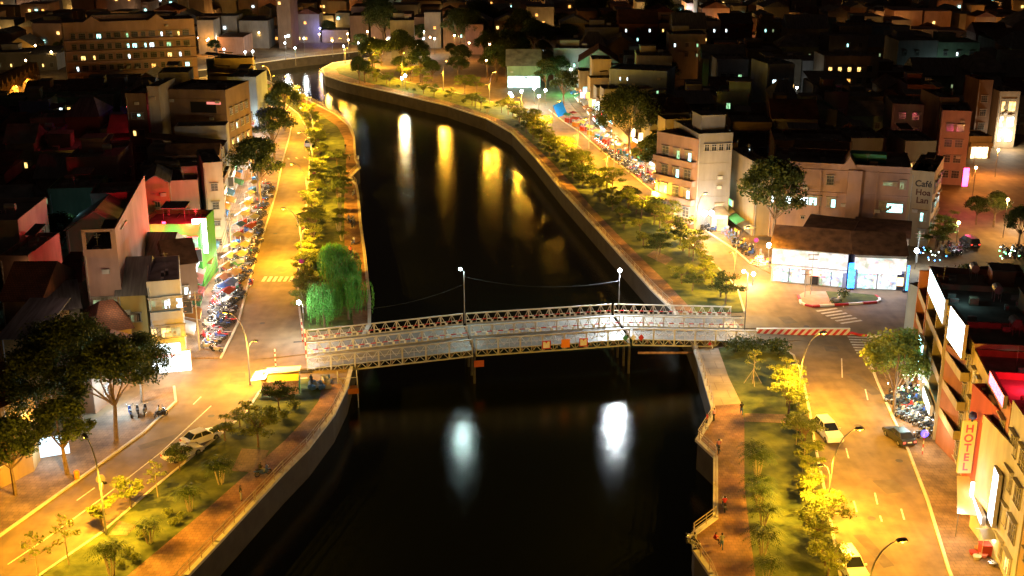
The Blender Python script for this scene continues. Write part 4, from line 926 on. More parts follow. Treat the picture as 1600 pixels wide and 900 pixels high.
x,y=G(1180,405,5); point((1*x,y-1,4.5),500,(1,.8,.55),.4,'stall_light')
# covered roofs between shops and cafe
for p_,q_,l in (((1255,360),(1328,368),'long rusty lean-to roof behind the first white shop'),((1335,365),(1420,372),'flat brown roof block behind the second white shop')):
    o=hero(p_,q_,5.2,7,'brown',l,cat='shed',roof='shed',roofm='rusty tin',name='shed')
# dark buildings behind
for (p,q,h,d,w,rf,rmn,l,n,lits) in (((1120,97),(1170,97),13,14,'grey','flat','concrete','dark grey block above the blue alley with tiny lit slits',3,.1),
    ((1200,105),(1242,104),16,12,'pale blue','flat','concrete','dark tower block with a white lit glazed top room',2,.0),
    ((1288,92),(1372,92),15,12,'cream','flat','concrete','cream house with warm lit top floor windows behind the cafe',5,.0),
    ((1395,168),(1470,170),14,13,'stained concrete','flat','concrete','plain stained concrete block with brick upper part',3,.05),
    ((1472,178),(1518,180),15,12,'pale pink','flat','concrete','reddish lit house beside the orange side street',2,.1),
    ((1468,158),(1498,158),17,12,'brown','flat','concrete','dark brown tower behind the reddish house',2,.1),
    ((1210,225),(1330,228),12,12,'brown','flat','concrete','dark wide house directly behind the cafe building',5,.12),
    ((1330,222),(1385,222),12,12,'stained concrete','flat','concrete','dark stained house behind the right half of the cafe',2,.1),
    ((1530,130),(1552,130),16,9,'brown','flat','concrete','thin dark tower left of the bright facade',1,.0)):
    a=hero(p,q,h,d,w,l,'building',roof=rf,roofm=rmn,name='building'); nf=int(h/3.4)
    for j in range(nf):
        for i in range(n):
            k=pickl(lits)
            if 'warm lit top' in l and j==nf-1: k='warm' if i<4 else 'dark'
            if 'warm lit top' in l and j==nf-2: k='orange' if i in(1,2) else 'dark'
            if 'glazed top' in l and j==nf-1: k='white'
            if 'tiny lit' in l and i==2 and j>1: k='green'
            a.win('f',.8+(a.W-1.6)*(i+.5)/n,1.5+j*3.3,1.5,1.6,k,3)
a=hero((1562,148),(1594,148),13,10,'cream','narrow house with a brightly lit tall glazed facade at the end of the side street',name='lit_house')
for j in range(3): a.win('f',a.W/2,1.6+j*3.7,a.W*.7,3.0,['white','white','warm'][j],4)
xx,yy=a.A; point((xx+a.W/2,yy-3,4),3000,(1,.8,.55),.4)
a=hero((1515,218),(1550,218),4.5,8,'cream','low lit shop across the far end of the side street',cat='shop',name='shop'); a.door('f',a.W/2,'warm',4); a.balcony(3,0,a.W)
x,y=G(1508,278,7); t=sign_box((x,y,5.4),1.1,3.6,.4,NEON['pink'],'glowing pink vertical neon sign on the left of the side street',0,'neon_sign'); point((x+1.2,y-1,7),1500,(1,.04,.2),.4)
for px,py,h,e,c in ((1524,234,6,4500,(1,.33,.05)),(1560,234,6,4500,(1,.38,.06)),(1575,312,7,7000,(1,.5,.12)),(1525,262,6,2500,(1,.3,.05)),(1498,348,4,600,WHT),(1590,330,3,1500,WARM)):
    x,y=G(px,py,h); t=thing('street_lamp','orange lamp on a short pole in the side street, picture place %d'%px,'street lamp',(x,y,0),0,'lamps in the orange side street'); MB().tube((0,0,0),(0,0,h-.2),.07).build('pole',pole_m,t); MB().ball((0,0,h),.3,8,6).build('globe',emit('orange_globe',(1,.55,.2),25),t); point((x,y,h-.5),e,c,.3)
    t['label']={1524:'left of two orange lamps at the far end of the side street',1560:'right of two orange lamps at the far end of the side street',1575:'orange lamp beside the orange tree nearest the junction',1525:'orange lamp hidden by the neon sign in the side street',1498:'small white lamp on the left corner of the side street',1590:'warm lamp over the kiosk at the right edge'}[px]
# ---------------- hotel row, lower right
def wpt(p): return G(*p)
def rowb(p,q,h,d,w,l,**k):
    A=wpt(p); Bq=wpt(q); o=Bld(A,Bq,h,d,w,l,'building',**k); clutter(o,9); o.box_on_roof(o.W*.5,d*.7,3,2.6,2.2); o.tank(o.W*.25,d*.45); HERO.append(foot(A,Bq,d)); return o
r1=rowb((1434,576),(1446,615),13,11,'salmon','corner house with pink pillars and curved cream balconies at the junction',name='balcony_house')
for j in range(4): 
    if j: r1.balcony(.4+j*3.2,.1,r1.W-.1,'f',1.0,wallm('cream'))
    r1.win('f',r1.W/2,.9+j*3.2,r1.W*.6,2.0,'dark',3)
for u in (.1,r1.W-.1): MB().box((u,-.55,6.6),(.45,1.1,13.2)).build('pillar',wallm('salmon'),r1.t)
aw=thing('awning','yellow cloth awning over the pavement at the pink corner house','awning',(*wpt((1425,565)),3.2),0); MB().add([(-1,-1.2,-.3),(2.4,-2.4,-.3),(3,.8,.9),(-.3,1.2,.9)],[(0,1,2,3)]).add([(-1,-1.2,-.35),(2.4,-2.4,-.35),(3,.8,.85),(-.3,1.2,.85)],[(3,2,1,0)]).build('cloth',mat('yellow_cloth',(.5,.4,.12),.9,.15),aw); MB().tube((-.8,-1,-3.2),(-.8,-1,-.3),.04).tube((2.3,-2.2,-3.2),(2.3,-2.2,-.3),.04).build('poles',pole_m,aw)
r2=rowb((1447,617),(1472,690),13.5,13,'cream','four storey house with a huge white rooftop signboard and lit balconies',name='signboard_house')
kk=[['cyan','white'],['white','cyan'],['dim','dark'],['dark','dark']]
for j in range(4):
    for i in range(2): r2.win('f',r2.W*(.27+.46*i),.7+j*3.3,r2.W*.36,2.2,kk[j][i],3)
    if j: r2.balcony(.2+j*3.3,.15,r2.W-.15,'f',1.1)
for u in (.15,r2.W/2,r2.W-.15): MB().box((u,-.5,6.8),(.35,1.05,13.6)).build('pillar',r2.wm,r2.t)
def facing_sign(o,u0,u1,z0,z1,m,label,off=-.7): 
    ca,sa=math.cos(o.rz),math.sin(o.rz); u=(u0+u1)/2; x=o.A[0]+ca*u-sa*off; y=o.A[1]+sa*u+ca*off
    return sign_box((x,y,z0),u1-u0,z1-z0,.3,m,label,o.rz,'signboard')
facing_sign(r2,1,r2.W-.5,13.6,16.4,emit('signboard_glow',(.6,1,1),6,.15,.4),'long glowing white cyan signboard on the roof of the balcony house',-1.2)
facing_sign(r2,1.0,5.0,3.9,8.2,emit('sign_cyan2',(.45,1,1),4.5,.6,.5),'glowing cyan white upright sign on the second floor of the signboard house',-1.6)
facing_sign(r2,r2.W*.55,r2.W*.98,2.9,4.1,emit('low_sign',(.85,1,1),6,.2,.5),'long glowing white shop fascia above the pavement by the parked motorbikes',-1.5)
r3=rowb((1473,691),(1497,735),13.5,12,'cream','glazed house under the second tall white signboard, beside the hotel',name='glass_house')
for j in range(4):
    for i in range(2): r3.win('f',r3.W*(.27+.46*i),.7+j*3.3,r3.W*.34,2.2,['warm','cyan','dim','dark'][j] if i==0 else 'dark',3)
    if j: r3.balcony(.2+j*3.3,.15,r3.W-.15,'f',.9)
facing_sign(r3,.5,r3.W-.2,12.5,16.2,emit('signboard_glow2',(.85,1,.95),6,.15,.4),'second glowing white signboard leaning over the hotel roof',-.9)
r4=rowb((1498,736),(1521,797),13,12,'yellow','cream yellow hotel building with rows of small paned windows',name='hotel')
for j in range(4):
    for i in range(3): r4.win('f',r4.W*(.2+.3*i),1+j*3.2,1.1,1.7,'warm' if (i+j)%3==0 else 'dark',3)
hx,hy=wpt((1517,799)); hx-=1.45; hy-=.5
t=thing('hotel_sign','vertical yellow HOTEL sign with red letters above the pavement','sign',(hx,hy,4.6),0)
MB().box((0,0,2.6),(1.3,.35,5.4)).build('panel',emit('hotel_yellow',(1,.5,.03),.85),t)
for i,chx in enumerate('HOTEL'): text(chx,1.12,emit('hotel_red',(1,.01,.0),.95),t,(0,-.2,4.25-i*1.0),(PI/2,0,0),'letter')
MB().box((1.3,.3,4.4),(1.4,.12,.12)).box((1.3,.3,.8),(1.4,.12,.12)).build('bracket',framem,t)
t=thing('roof_ornament','small dark blue lantern above the hotel sign','lantern',(hx+.2,hy,10)); MB().ball((0,0,.5),.42,8,6).tube((0,0,-.1),(0,0,.3),.1).build('globe',mat('dark_blue_glaze',(.03,.05,.25),.3,.1),t)
aw=thing('awning','tan sloping awning over the pavement in front of the hotel','awning',(hx+.3,hy-.6,3.4),0); MB().add([(-2.4,-4.2,-.7),(.6,-5,-.7),(1.5,1.0,.4),(-.6,1.3,.4)],[(0,1,2,3)]).add([(-2.4,-4.2,-.74),(.6,-5,-.74),(1.5,1.0,.36),(-.6,1.3,.36)],[(3,2,1,0)]).build('cloth',mat('tan_cloth',(.42,.3,.14),.9,.15,.5),aw); MB().tube((-2.2,-4,-3.4),(-2.2,-4,-.7),.04).build('pole',pole_m,aw)
r5=rowb((1522,798),(1548,862),14,12,'salmon','tall narrow house with glaring white shop sign and red lit top beside the hotel',name='neon_house')
for j in range(4): r5.win('f',r5.W*.3,.8+j*3.3,1.8,2,'dark',2); r5.win('f',r5.W*.75,.8+j*3.3,1.8,2,'warm' if j==1 else 'dark',2)
facing_sign(r5,7.6,9.6,3.4,8.6,emit('tall_white_sign',(.9,.97,1),5,.2,.3),'tall glaring white vertical sign on the house next to the hotel',-.5)
facing_sign(r5,3.5,r5.W,2.6,3.5,emit('low_white_sign',(1,.97,1),7,.2,.3),'long glaring white shop fascia near the bottom right corner',-1.0)
t=facing_sign(r5,1.2,r5.W-.6,14.1,15.3,NEON['red'],'curved glowing red neon strip on the roof edge at the right',-.4)
r6=rowb((1549,863),(1581,930),14.5,12,'white','pale grey plain house with balconies nearest the viewer at lower right',name='pale_house')
for j in range(4): r6.win('f',r6.W*.3,.8+j*3.4,1.8,2,'dim' if j==1 else 'dark',3); r6.win('f',r6.W*.7,.8+j*3.4,1.8,2,'warm' if j==0 else 'dark',3)
r7=rowb((1583,933),(1625,1000),13,12,'ochre','orange brown house cut by the bottom right corner',name='house'); r7.grid('f',3,4,1,3.2)
for (o,u,off,z,e,c) in ((r2,4,-2.6,3.6,900,(.7,1,1)),(r2,9,-2.6,2.8,700,(.9,1,1)),(r2,6,2,15.2,25,(.5,1,1)),(r3,3,-2.4,3,500,WARM),(r5,5,-2.4,6.5,50,(.95,.97,1)),(r5,6,-2.8,3.0,260,WHT),(r5,3,2.5,15.6,900,(1,.015,.04)),(r5,8,5,15.8,400,(1,.015,.04)),(r6,4,5,16,300,(1,.02,.05)),(r4,5,-5,11,70,(1,.75,.3)),(r6,3,-4,6,160,(1,.7,.4)),(r4,6,8,15,120,(.8,.9,1))):
    ca,sa=math.cos(o.rz),math.sin(o.rz); point((o.A[0]+ca*u-sa*off,o.A[1]+sa*u+ca*off,z),e,c,.35)
t=thing('box_sign','round cornered glaring white sign over the stall beside the hotel','sign',(*wpt((1530,822)),3.0)); MB().box((-.4,0,.8),(1.7,.4,1.6)).build('panel',emit('box_sign_white',(1,1,.97),9),t); MB().tube((.2,.1,-3),(.2,.1,0),.05).build('pole',pole_m,t)
# houses behind the hotel row
for (p,q,h,w,rf,l) in (((1490,480),(1545,470),9,'pale blue','flat','teal walled low terrace house behind the corner house, potted plants on its roof'),((1550,455),(1610,452),8,'grey','ridge','dark roofed house at the right edge behind the hotel row'),((1535,520),(1600,520),9,'pale blue','flat','white walled roof terrace house with a small blue lamp at the right'),
    ((1530,592),(1600,590),11,'brick red','flat','house with a wide dark red roof right of the signboards'),((1570,665),(1640,665),12,'red','flat','red painted roof house at the right edge above the hotel'),((1590,720),(1650,720),11,'white','flat','pale grey walled house at the right edge beside the hotel')):
    a=hero(p,q,h,8,w,l,'house',roof=rf,roofm='tiled' if rf=='ridge' else 'concrete',name='house'); a.grid('f',2,2,1.5,3.3)
for px,py,h,e,c in ((1575,490,10,350,(.7,1,1)),(1500,490,10,60,(.3,.9,.9)),(1560,560,12,90,(.5,.9,1))):
    x,y=G(px,py,h); point((x,y-2,h+1),e,c,.3)
x,y=G(1590,516,10); t=thing('blue_lamp','small blue globe on the white roof terrace at the right edge','lamp',(x,y-1,9.2)); MB().ball((0,0,.8),.3,8,6).build('globe',emit('small_blue',(.1,.1,1),8),t); MB().tube((0,0,0),(0,0,.5),.04).build('post',framem,t)
# ================================================================ shop rows along the two canal roads
LR=GP([(283,556),(305,462),(325,402),(345,347),(365,302),(380,232),(394,190),(404,160)])
RRn=GP([(1165,372),(1110,327),(1060,294),(1020,264),(985,242),(950,214),(920,180),(895,150)])
AWM={c:mat('awning '+c,tuple(q*.6 for q in v),.8,.15,.6) for c,v in {'blue':(.05,.2,.5),'green':(.05,.3,.15),'red':(.5,.06,.04),'orange':(.6,.25,.05),'white':(.7,.7,.68),'tan':(.4,.3,.17),'brown':(.22,.1,.06),'grey':(.35,.35,.35)}.items()}
def collide(F,pad=0):
    cx=sum(p[0] for p in F)/4; cyy=sum(p[1] for p in F)/4
    for H in HERO:
        if abs(H[0][0]-cx)>50 or abs(H[0][1]-cyy)>60: continue
        if inpoly(cx,cyy,H): return True
        for p in F:
            if inpoly(p[0]*.94+cx*.06,p[1]*.94+cyy*.06,H): return True
        hx=sum(p[0] for p in H)/4; hy=sum(p[1] for p in H)/4
        if inpoly(hx,hy,F): return True
        for p in H:
            if inpoly(p[0]*.94+hx*.06,p[1]*.94+hy*.06,F): return True
    return False
def awning(x,y,z,rz,w,dp,c,label,group='shop awnings along the canal roads'):
    t=thing('awning',label,'awning',(x,y,z),rz,group)
    MB().add([(-w/2,0,0),(w/2,0,0),(w/2,-dp,-.6),(-w/2,-dp,-.6),(-w/2,0,.06),(w/2,0,.06),(w/2,-dp,-.54),(-w/2,-dp,-.54),(-w/2,-dp,-.85),(w/2,-dp,-.85)],[(0,1,2,3),(7,6,5,4),(3,2,9,8),(7,8,9,6)]).build('cloth',AWM[c],t)
    b=MB()
    for sx in (-w/2,w/2): b.tube((sx,0,-.05),(sx,-dp,-.65),.03,None,4)
    b.build('frame',framem,t); return t
rr=random.Random(21)
def rf_ok(o): return any(c.name.startswith('parapet') for q in o.t.children for c in q.children)
def shop_row(line,side,sidename,e,step=5.2,skip=(),hmin=8,hmax=15):
    """terraced shop houses with their fronts on the line; side=1: fronts face right of a near-to-far line"""
    pts=seg(line,step,.4); k=0
    for (x0,y0,h0),(x1,y1,h1) in zip(pts,pts[1:]):
        k+=1
        A,Bq=((x0,y0),(x1,y1)) if side>0 else ((x1,y1),(x0,y0))
        L=math.hypot(Bq[0]-A[0],Bq[1]-A[1]); u=.04/L; A2=(A[0]+(Bq[0]-A[0])*u,A[1]+(Bq[1]-A[1])*u); B2=(Bq[0]+(A[0]-Bq[0])*u,Bq[1]+(A[1]-Bq[1])*u)
        if k in skip: continue
        d=rr.uniform(9,14); F=foot(A2,B2,d)
        if collide(F): d=6; F=foot(A2,B2,d)
        h=rr.uniform(hmin,hmax); wc=rr.choice(list(WC)[:10]+['yellow','white','cream']); 
        far=y0>270
        if not collide(F):
            o=Bld(A2,B2,h,d,wc,'%s shop house in the %s terrace'%(wc,sidename),'shop house','shop houses facing the canal roads',roof=rr.choice(['flat','flat','flat','shed','gable']),roofm=rr.choice(['concrete','tin','rusty tin','tiled']),name='shop_house'); HERO.append(F)
            nf=int((h-1)/3.3)
            for j in range(1,nf):
                for i in range(2): o.win('f',o.W*(.28+.44*i),.9+j*3.3,1.4,1.7,pickl(.35),2)
                if rr.random()<.5: o.balcony(.4+j*3.3,.1,o.W-.1,'f',.9)
            wall_bits(o,'f',3); clutter(o,4) if o.t.get('x') is None and rf_ok(o) else None
            o.door('f',o.W/2,rr.choice(['white','warm','white','cyan','warm','green']),3.6)
            sf='l' if side<0 else 'l'
            for j in range(nf): 
                if rr.random()<.25: o.win('l',d*.4,1.2+j*3.3,1,1.3,pickl(.3),2)
        rz=math.atan2(Bq[1]-A[1],Bq[0]-A[0]); nx,ny=math.sin(rz),-math.cos(rz); mx,my=(A[0]+Bq[0])/2,(A[1]+Bq[1])/2
        c=rr.choice(list(AWM)); dp=rr.uniform(1.2,2.2)
        awning(mx+nx*.1,my+ny*.1,rr.uniform(3.1,3.7),rz,L*.9,dp,c,'%s awning of the %s terrace'%(c,sidename))
        m_=rr.choice(['white','white','cyan','yellow','warm','green','red','pink','blue'] if far else ['white','cyan','yellow','warm','white','green']); nmz={'white':'white','cyan':'cyan','yellow':'yellow','warm':'warm white','green':'green','red':'red','pink':'pink','blue':'blue'}[m_]
        mm=NEON[m_] if m_ not in('red','blue','pink') else emit('sign_'+m_,NEON[m_].node_tree.nodes['Principled BSDF'].inputs['Emission Color'].default_value[:3],4)
        if rr.random()<.7: sign_box((mx+nx*.5,my+ny*.5,rr.uniform(3.9,4.3)),L*.8,rr.uniform(.8,1.2),.22,mm,'glowing %s fascia sign on the %s terrace'%(nmz,sidename),rz,group='glowing shop signs on the terraces')
        if rr.random()<.6: sign_box((mx+nx*1.1,my+ny*1.1,rr.uniform(3.8,6)),1.1,rr.uniform(1.4,2.6),.22,rr.choice([NEON['white'],NEON['cyan'],NEON['yellow'],NEON['warm']]),'projecting lit sign on the %s terrace'%sidename,rz+PI/2,group='projecting lit signs on the terraces')
        col=rr.choice([(.85,.95,1),(1,.8,.5),(1,.7,.35),(1,.72,.4),(.9,.95,1)])
        point((mx+nx*2.9,my+ny*2.9,2.7),e*rr.uniform(.6,1.5),col,.35,'shop_light')
shop_row(LR,1,'left',700)
shop_row(RRn,-1,'right',420,5.6,hmin=6,hmax=12)
# ================================================================ motorbikes
tyre=mat('tyre_rubber',(.02,.02,.02),.8,.1); seatm=mat('seat_vinyl',(.02,.02,.022),.5,.1); chrome=mat('chrome',(.6,.6,.6),.25,.05,2,metal=.9)
def bike_proto(cname,c):
    t=thing('parked_motorbike','x','motorbike'); pm=mat('bike paint '+cname,c,.3,.05,2,spec=.6)
    b=MB(); b.box((.0,0,.55),(.75,.26,.28)).box((-.5,0,.72),(.5,.24,.2),0,0,.8).box((.42,0,.62),(.1,.4,.6),0,0,.8).box((.1,0,.32),(.5,.24,.14)).tube((.45,0,.95),(.66,0,.35),.05).box((-.85,0,.7),(.25,.14,.08)).box((.5,0,.98),(.18,.3,.2),0,0,.7).box((.68,0,.62),(.4,.14,.05)); b.build('body',pm,t)
    MB().box((-.38,0,.86),(.75,.27,.12),0,0,.85).build('seat',seatm,t)
    for x in (.68,-.6):
        w=MB(); 
        for i in range(12):
            a0,a1=2*PI*i/12,2*PI*(i+1)/12; w.tube((x+.27*math.cos(a0),0,.3+.27*math.sin(a0)),(x+.27*math.cos(a1),0,.3+.27*math.sin(a1)),.055,None,5,cap=False)
        for i in range(3): a=i*PI/3; w.tube((x-.25*math.cos(a),0,.3-.25*math.sin(a)),(x+.25*math.cos(a),0,.3+.25*math.sin(a)),.015,None,4)
        w.build('wheel',tyre,t)
    MB().tube((.42,-.34,1.08),(.46,0,1.04),.02).tube((.42,.34,1.08),(.46,0,1.04),.02).tube((.45,.3,1.08),(.5,.36,1.25),.01,None,4).tube((.45,-.3,1.08),(.5,-.36,1.25),.01,None,4).box((.52,.37,1.27),(.02,.12,.08)).box((.52,-.37,1.27),(.02,.12,.08)).build('handlebar',chrome,t)
    MB().box((.62,0,1.0),(.06,.16,.14)).build('headlight',mat('lamp_glass',(.7,.7,.65),.15,.05,2,spec=.7),t)
    MB().tube((-.2,-.16,.3),(-.85,-.18,.4),.05,.06).build('exhaust',chrome,t)
    freeze(t); return t
BK={n:bike_proto(n,c) for n,c in {'red':(.5,.03,.03),'black':(.03,.03,.035),'white':(.7,.68,.64),'blue':(.04,.1,.4),'grey':(.3,.3,.31),'yellow':(.6,.4,.05)}.items()}
bused=set()
def bike(x,y,rz,label,group=None,c=None,z=.13):
    c=c or rr.choice(['red','black','black','white','black','grey','black','grey','blue','black','grey','yellow']); P=BK[c]; label=label.replace('%c',c)
    if c not in bused: bused.add(c); P.location=(x,y,z); P.rotation_euler=(0,0,rz); P['label']=label; P['group']=group or 'motorbikes'; return P
    return dup(P,(x,y,z),rz,label,group)
def fleet(poly,rows_dir,step,gap,label,group,n=999,z=.13,p=.93):
    P=GP(poly); xs=[q[0] for q in P]; ys=[q[1] for q in P]; c,s_=math.cos(rows_dir),math.sin(rows_dir); k=0
    cx,cyy=sum(xs)/len(xs),sum(ys)/len(ys)
    for j in range(-20,21):
        for i in range(-60,61):
            u=i*step; v=j*gap; x=cx+u*c-v*s_; y=cyy+u*s_+v*c
            if inpoly(x,y,P) and rr.random()<p and k<n:
                bike(x+rr.uniform(-.1,.1),y+rr.uniform(-.1,.1),rows_dir+PI/2+rr.uniform(-.2,.2),label,group,None,z); k+=1
fleet([(318,548),(340,552),(362,505),(380,462),(372,450),(342,468),(328,505)],A(75),.72,2.0,'%c motorbike packed at the left junction corner','motorbikes packed at the left junction corner')
fleet([(1386,628),(1400,612),(1432,608),(1440,640),(1470,684),(1446,688),(1408,662)],A(-62),.72,2.1,'%c motorbike clustered by the signboard house','motorbikes in the cluster by the signboard house')
fleet([(386,450),(398,400),(410,360),(400,358),(382,400),(372,445)],A(78),.8,2.1,'%c motorbike parked before the bright left shops','motorbikes before the left shops',34)
fleet([(345,500),(372,445),(392,385),(372,385),(352,425),(335,480)],A(75),.85,2.2,'%c motorbike parked between the left shop fronts and carts','motorbikes at the left shop fronts',60)
fleet([(398,372),(415,330),(428,290),(412,290),(396,335),(384,370)],A(78),.9,2.3,'%c motorbike parked at the far left shops','motorbikes at the far left shops',40)
fleet([(872,192),(900,205),(940,238),(975,262),(1010,288),(1025,285),(985,255),(950,225),(915,195),(880,180)],A(-52),.85,2.2,'%c motorbike parked by the far right terrace','motorbikes by the right terrace',46)
fleet([(1085,352),(1110,366),(1125,360),(1095,340)],A(-45),.8,2.2,'%c motorbike parked beside the corner stall on the right road','motorbikes by the corner stall')
fleet([(1140,382),(1165,402),(1185,398),(1155,378)],A(-45),.8,2.2,'%c motorbike parked beside the corner tree','motorbikes by the corner tree',14)
fleet([(1466,392),(1500,378),(1515,392),(1482,405)],A(20),.8,2.1,'%c motorbike parked at the left mouth of the side street','motorbikes at the side street mouth',12,.02)
fleet([(1565,392),(1600,390),(1600,408),(1570,402)],A(0),.8,2.1,'%c motorbike parked by the kiosk at the right edge','motorbikes by the kiosk',16,.02)
fleet([(200,645),(232,640),(232,652),(200,662)],A(20),.85,2.2,'%c motorbike parked under the large left street tree','motorbikes under the left street tree',8)
for px,py,a,l,c in ((1398,470,10,'%c motorbike waiting beside the red and white traffic island',None),(1345,444,5,'%c motorbike parked before the second white shop','black'),(1362,446,170,'%c motorbike lying close to the white shop front','grey'),(1318,441,60,'%c motorbike between the blue light strip and the shop','white'),(1440,685,0,'%c motorbike beside the blue round road sign','grey')):
    if px==1398: px,py=1305,474
    x,y=G(px,py); bike(x,y,A(a),l,None,c,.02)
for i in range(8):
    x,y=G(1102+rr.uniform(-6,10),664+i*22); 
for px,py in ((563,252),(546,287),(557,306),(556,348),(557,357),(557,383),(553,400),(556,404)):
    x,y=G(px,py); bike(x-.6,y,A(80),'%c motorbike by the left promenade railing','motorbikes along the left promenade railing',None,.14)
for px,py in ((473,362),(478,365),(470,430),(487,225)):
    x,y=G(px-4,py); bike(x,y,A(95),'%c motorbike standing at the left park kerb beyond the bridge','motorbikes at the left park kerb',None,.02)
# ================================================================ people
skin=mat('skin',(.36,.2,.13),.6,.1); hair=mat('black_hair',(.012,.01,.01),.6,.1)
CL={'white':(.65,.63,.6),'red':(.5,.04,.04),'blue':(.06,.12,.35),'black':(.03,.03,.03),'yellow':(.6,.42,.05),'grey':(.28,.28,.28),'pink':(.6,.25,.3),'green':(.06,.25,.1)}
PEOPLE={}
def body_mesh(pose,shirt,trou):
    """one continuous skinned body; materials by region"""
    key=(pose,shirt,trou)
    if key in PEOPLE: return PEOPLE[key]
    if pose=='stand': hipz=.92; J={'pel':(0,0,.92),'che':(0,0,1.22),'nck':(.01,0,1.46),'hd':(.02,0,1.58),'hdt':(.02,0,1.68),'lk':(.02,.1,.5),'lf':(0,.11,.07),'lt':(.16,.13,.04),'rk':(.03,-.1,.5),'rf':(-.04,-.11,.07),'rt':(.12,-.13,.04),'ls':(0,.18,1.4),'le':(-.02,.24,1.12),'lh':(.08,.24,.86),'rs':(0,-.18,1.4),'re':(-.02,-.24,1.12),'rh':(.1,-.23,.88)}
    elif pose=='walk': J={'pel':(0,0,.9),'che':(.03,0,1.2),'nck':(.06,0,1.44),'hd':(.08,0,1.56),'hdt':(.08,0,1.66),'lk':(.22,.09,.52),'lf':(.3,.1,.07),'lt':(.46,.11,.06),'rk':(-.02,-.1,.48),'rf':(-.32,-.1,.14),'rt':(-.2,-.11,.03),'ls':(.04,.18,1.38),'le':(-.1,.23,1.12),'lh':(-.14,.22,.88),'rs':(.04,-.18,1.38),'re':(.14,-.24,1.12),'rh':(.32,-.2,.98)}
    else: J={'pel':(0,0,.5),'che':(.05,0,.8),'nck':(.09,0,1.03),'hd':(.12,0,1.15),'hdt':(.12,0,1.25),'lk':(.42,.14,.5),'lf':(.44,.14,.08),'lt':(.6,.15,.05),'rk':(.42,-.14,.5),'rf':(.38,-.14,.08),'rt':(.54,-.15,.05),'ls':(.06,.18,.97),'le':(.16,.24,.72),'lh':(.42,.15,.68),'rs':(.06,-.18,.97),'re':(.16,-.24,.72),'rh':(.42,-.15,.68)}
    rad={'pel':.15,'che':.15,'nck':.06,'hd':.1,'hdt':.085,'lk':.065,'lf':.05,'lt':.035,'rk':.065,'rf':.05,'rt':.035,'ls':.065,'le':.045,'lh':.035,'rs':.065,'re':.045,'rh':.035}
    ks=list(J); ed=[('pel','che'),('che','nck'),('nck','hd'),('hd','hdt'),('pel','lk'),('lk','lf'),('lf','lt'),('pel','rk'),('rk','rf'),('rf','rt'),('che','ls'),('ls','le'),('le','lh'),('che','rs'),('rs','re'),('re','rh')]
    me=bpy.data.meshes.new('person_src'); me.from_pydata([J[k] for k in ks],[(ks.index(a),ks.index(b)) for a,b in ed],[])
    o=bpy.data.objects.new('src',me); COL.objects.link(o); sk=o.modifiers.new('s','SKIN')
    lay=me.skin_vertices[0] if me.skin_vertices else None
    if lay is None:
        import bmesh
        bm=bmesh.new(); bm.from_mesh(me); bm.verts.layers.skin.verify(); bm.to_mesh(me); bm.free(); lay=me.skin_vertices[0]
    for i,k in enumerate(ks): lay.data[i].radius=(rad[k],rad[k]*(1.25 if k in('che','pel') else 1)); 
    lay.data[0].use_root=True
    sb=o.modifiers.new('d','SUBSURF'); sb.levels=1; sb.render_levels=1
    dg=bpy.context.evaluated_depsgraph_get(); out=bpy.data.meshes.new_from_object(o.evaluated_get(dg)); out.name='person'
    bpy.data.objects.remove(o)
    for m in (skin,mat('cloth '+shirt,CL[shirt],.9,.1),mat('cloth '+trou,CL[trou],.9,.1),hair): out.materials.append(m)
    base=J['pel'][2]
    for p in out.polygons:
        c=p.center; x,y,z=c
        if z>J['nck'][2]+.02: mi=3 if (z>J['hd'][2]+.04 or x<J['hd'][0]-.02) else 0
        elif pose!='sit' and z<base+.02 and not (abs(y)>.185): mi=2 if z>.12 else 3
        elif pose=='sit' and (z<base+.08 and abs(y)<.22) : mi=2 if z>.12 else 3
        elif abs(y)>.2 and z<J['ls'][2]-.2: mi=0
        else: mi=1
        p.material_index=mi
    PEOPLE[key]=out; return out
def person(px,py,pose,shirt,trou,rz,label,z=.14,w=None,zoff=0):
    x,y=w or G(px,py); o=inst('person',body_mesh(pose,shirt,trou),None,(x,y,z+zoff),rz); return tag(o,label,'person')
for a in ((1115,660,'stand','pink','black',2.5,'person in a pink shirt at the corner of the right lookout railing'),(1104,668,'stand','red','black',3.2,'person in red leaning by the right lookout railing near the pink shirt'),(1102,676,'sit','white','grey',1,'person in white sitting inside the upper right lookout'),
    (1158,650,'walk','black','blue',1.5,'person in black walking where the right walk meets the lawn path'),(1127,860,'walk','grey','blue',1.4,'person in grey walking in the lower right lookout'),(1116,852,'sit','red','black',0,'person in red sitting at the lower right lookout railing'),
    (377,784,'stand','black','grey',.5,'person in black standing at the left promenade railing'),(425,607,'stand','white','black',0,'person in white behind the white food stall'),(487,606,'stand','black','black',1,'person in dark clothes standing by the bridge end near the stall'),(1108,547,'sit','red','white',0,'person in red sitting at the top of the right concrete walk'),
    (544,349,'sit','white','blue',0,'person in white sitting by the left promenade motorbikes'),(540,236,'walk','black','grey',1,'person in black walking on the far left promenade'),(546,252,'walk','white','black',1,'person in white strolling on the far left promenade'),(548,400,'stand','red','black',1,'person in red among the motorbikes on the left promenade'),(552,412,'sit','white','blue',1,'person in white seated near the willow on the left promenade'),(545,350,'walk','grey','black',1,'person in grey on the middle of the left promenade')):
    person(a[0],a[1],a[2],a[3],a[4],a[5],a[6])
def rider(px,py,rz,c,shirt,trou,label,z=.02):
    x,y=G(px,py); bike(x,y,rz,'%c motorbike ridden by the '+label,None,c,z); person(0,0,'sit',shirt,trou,rz,label,z,(x-.3*math.cos(rz),y-.3*math.sin(rz)),.36)
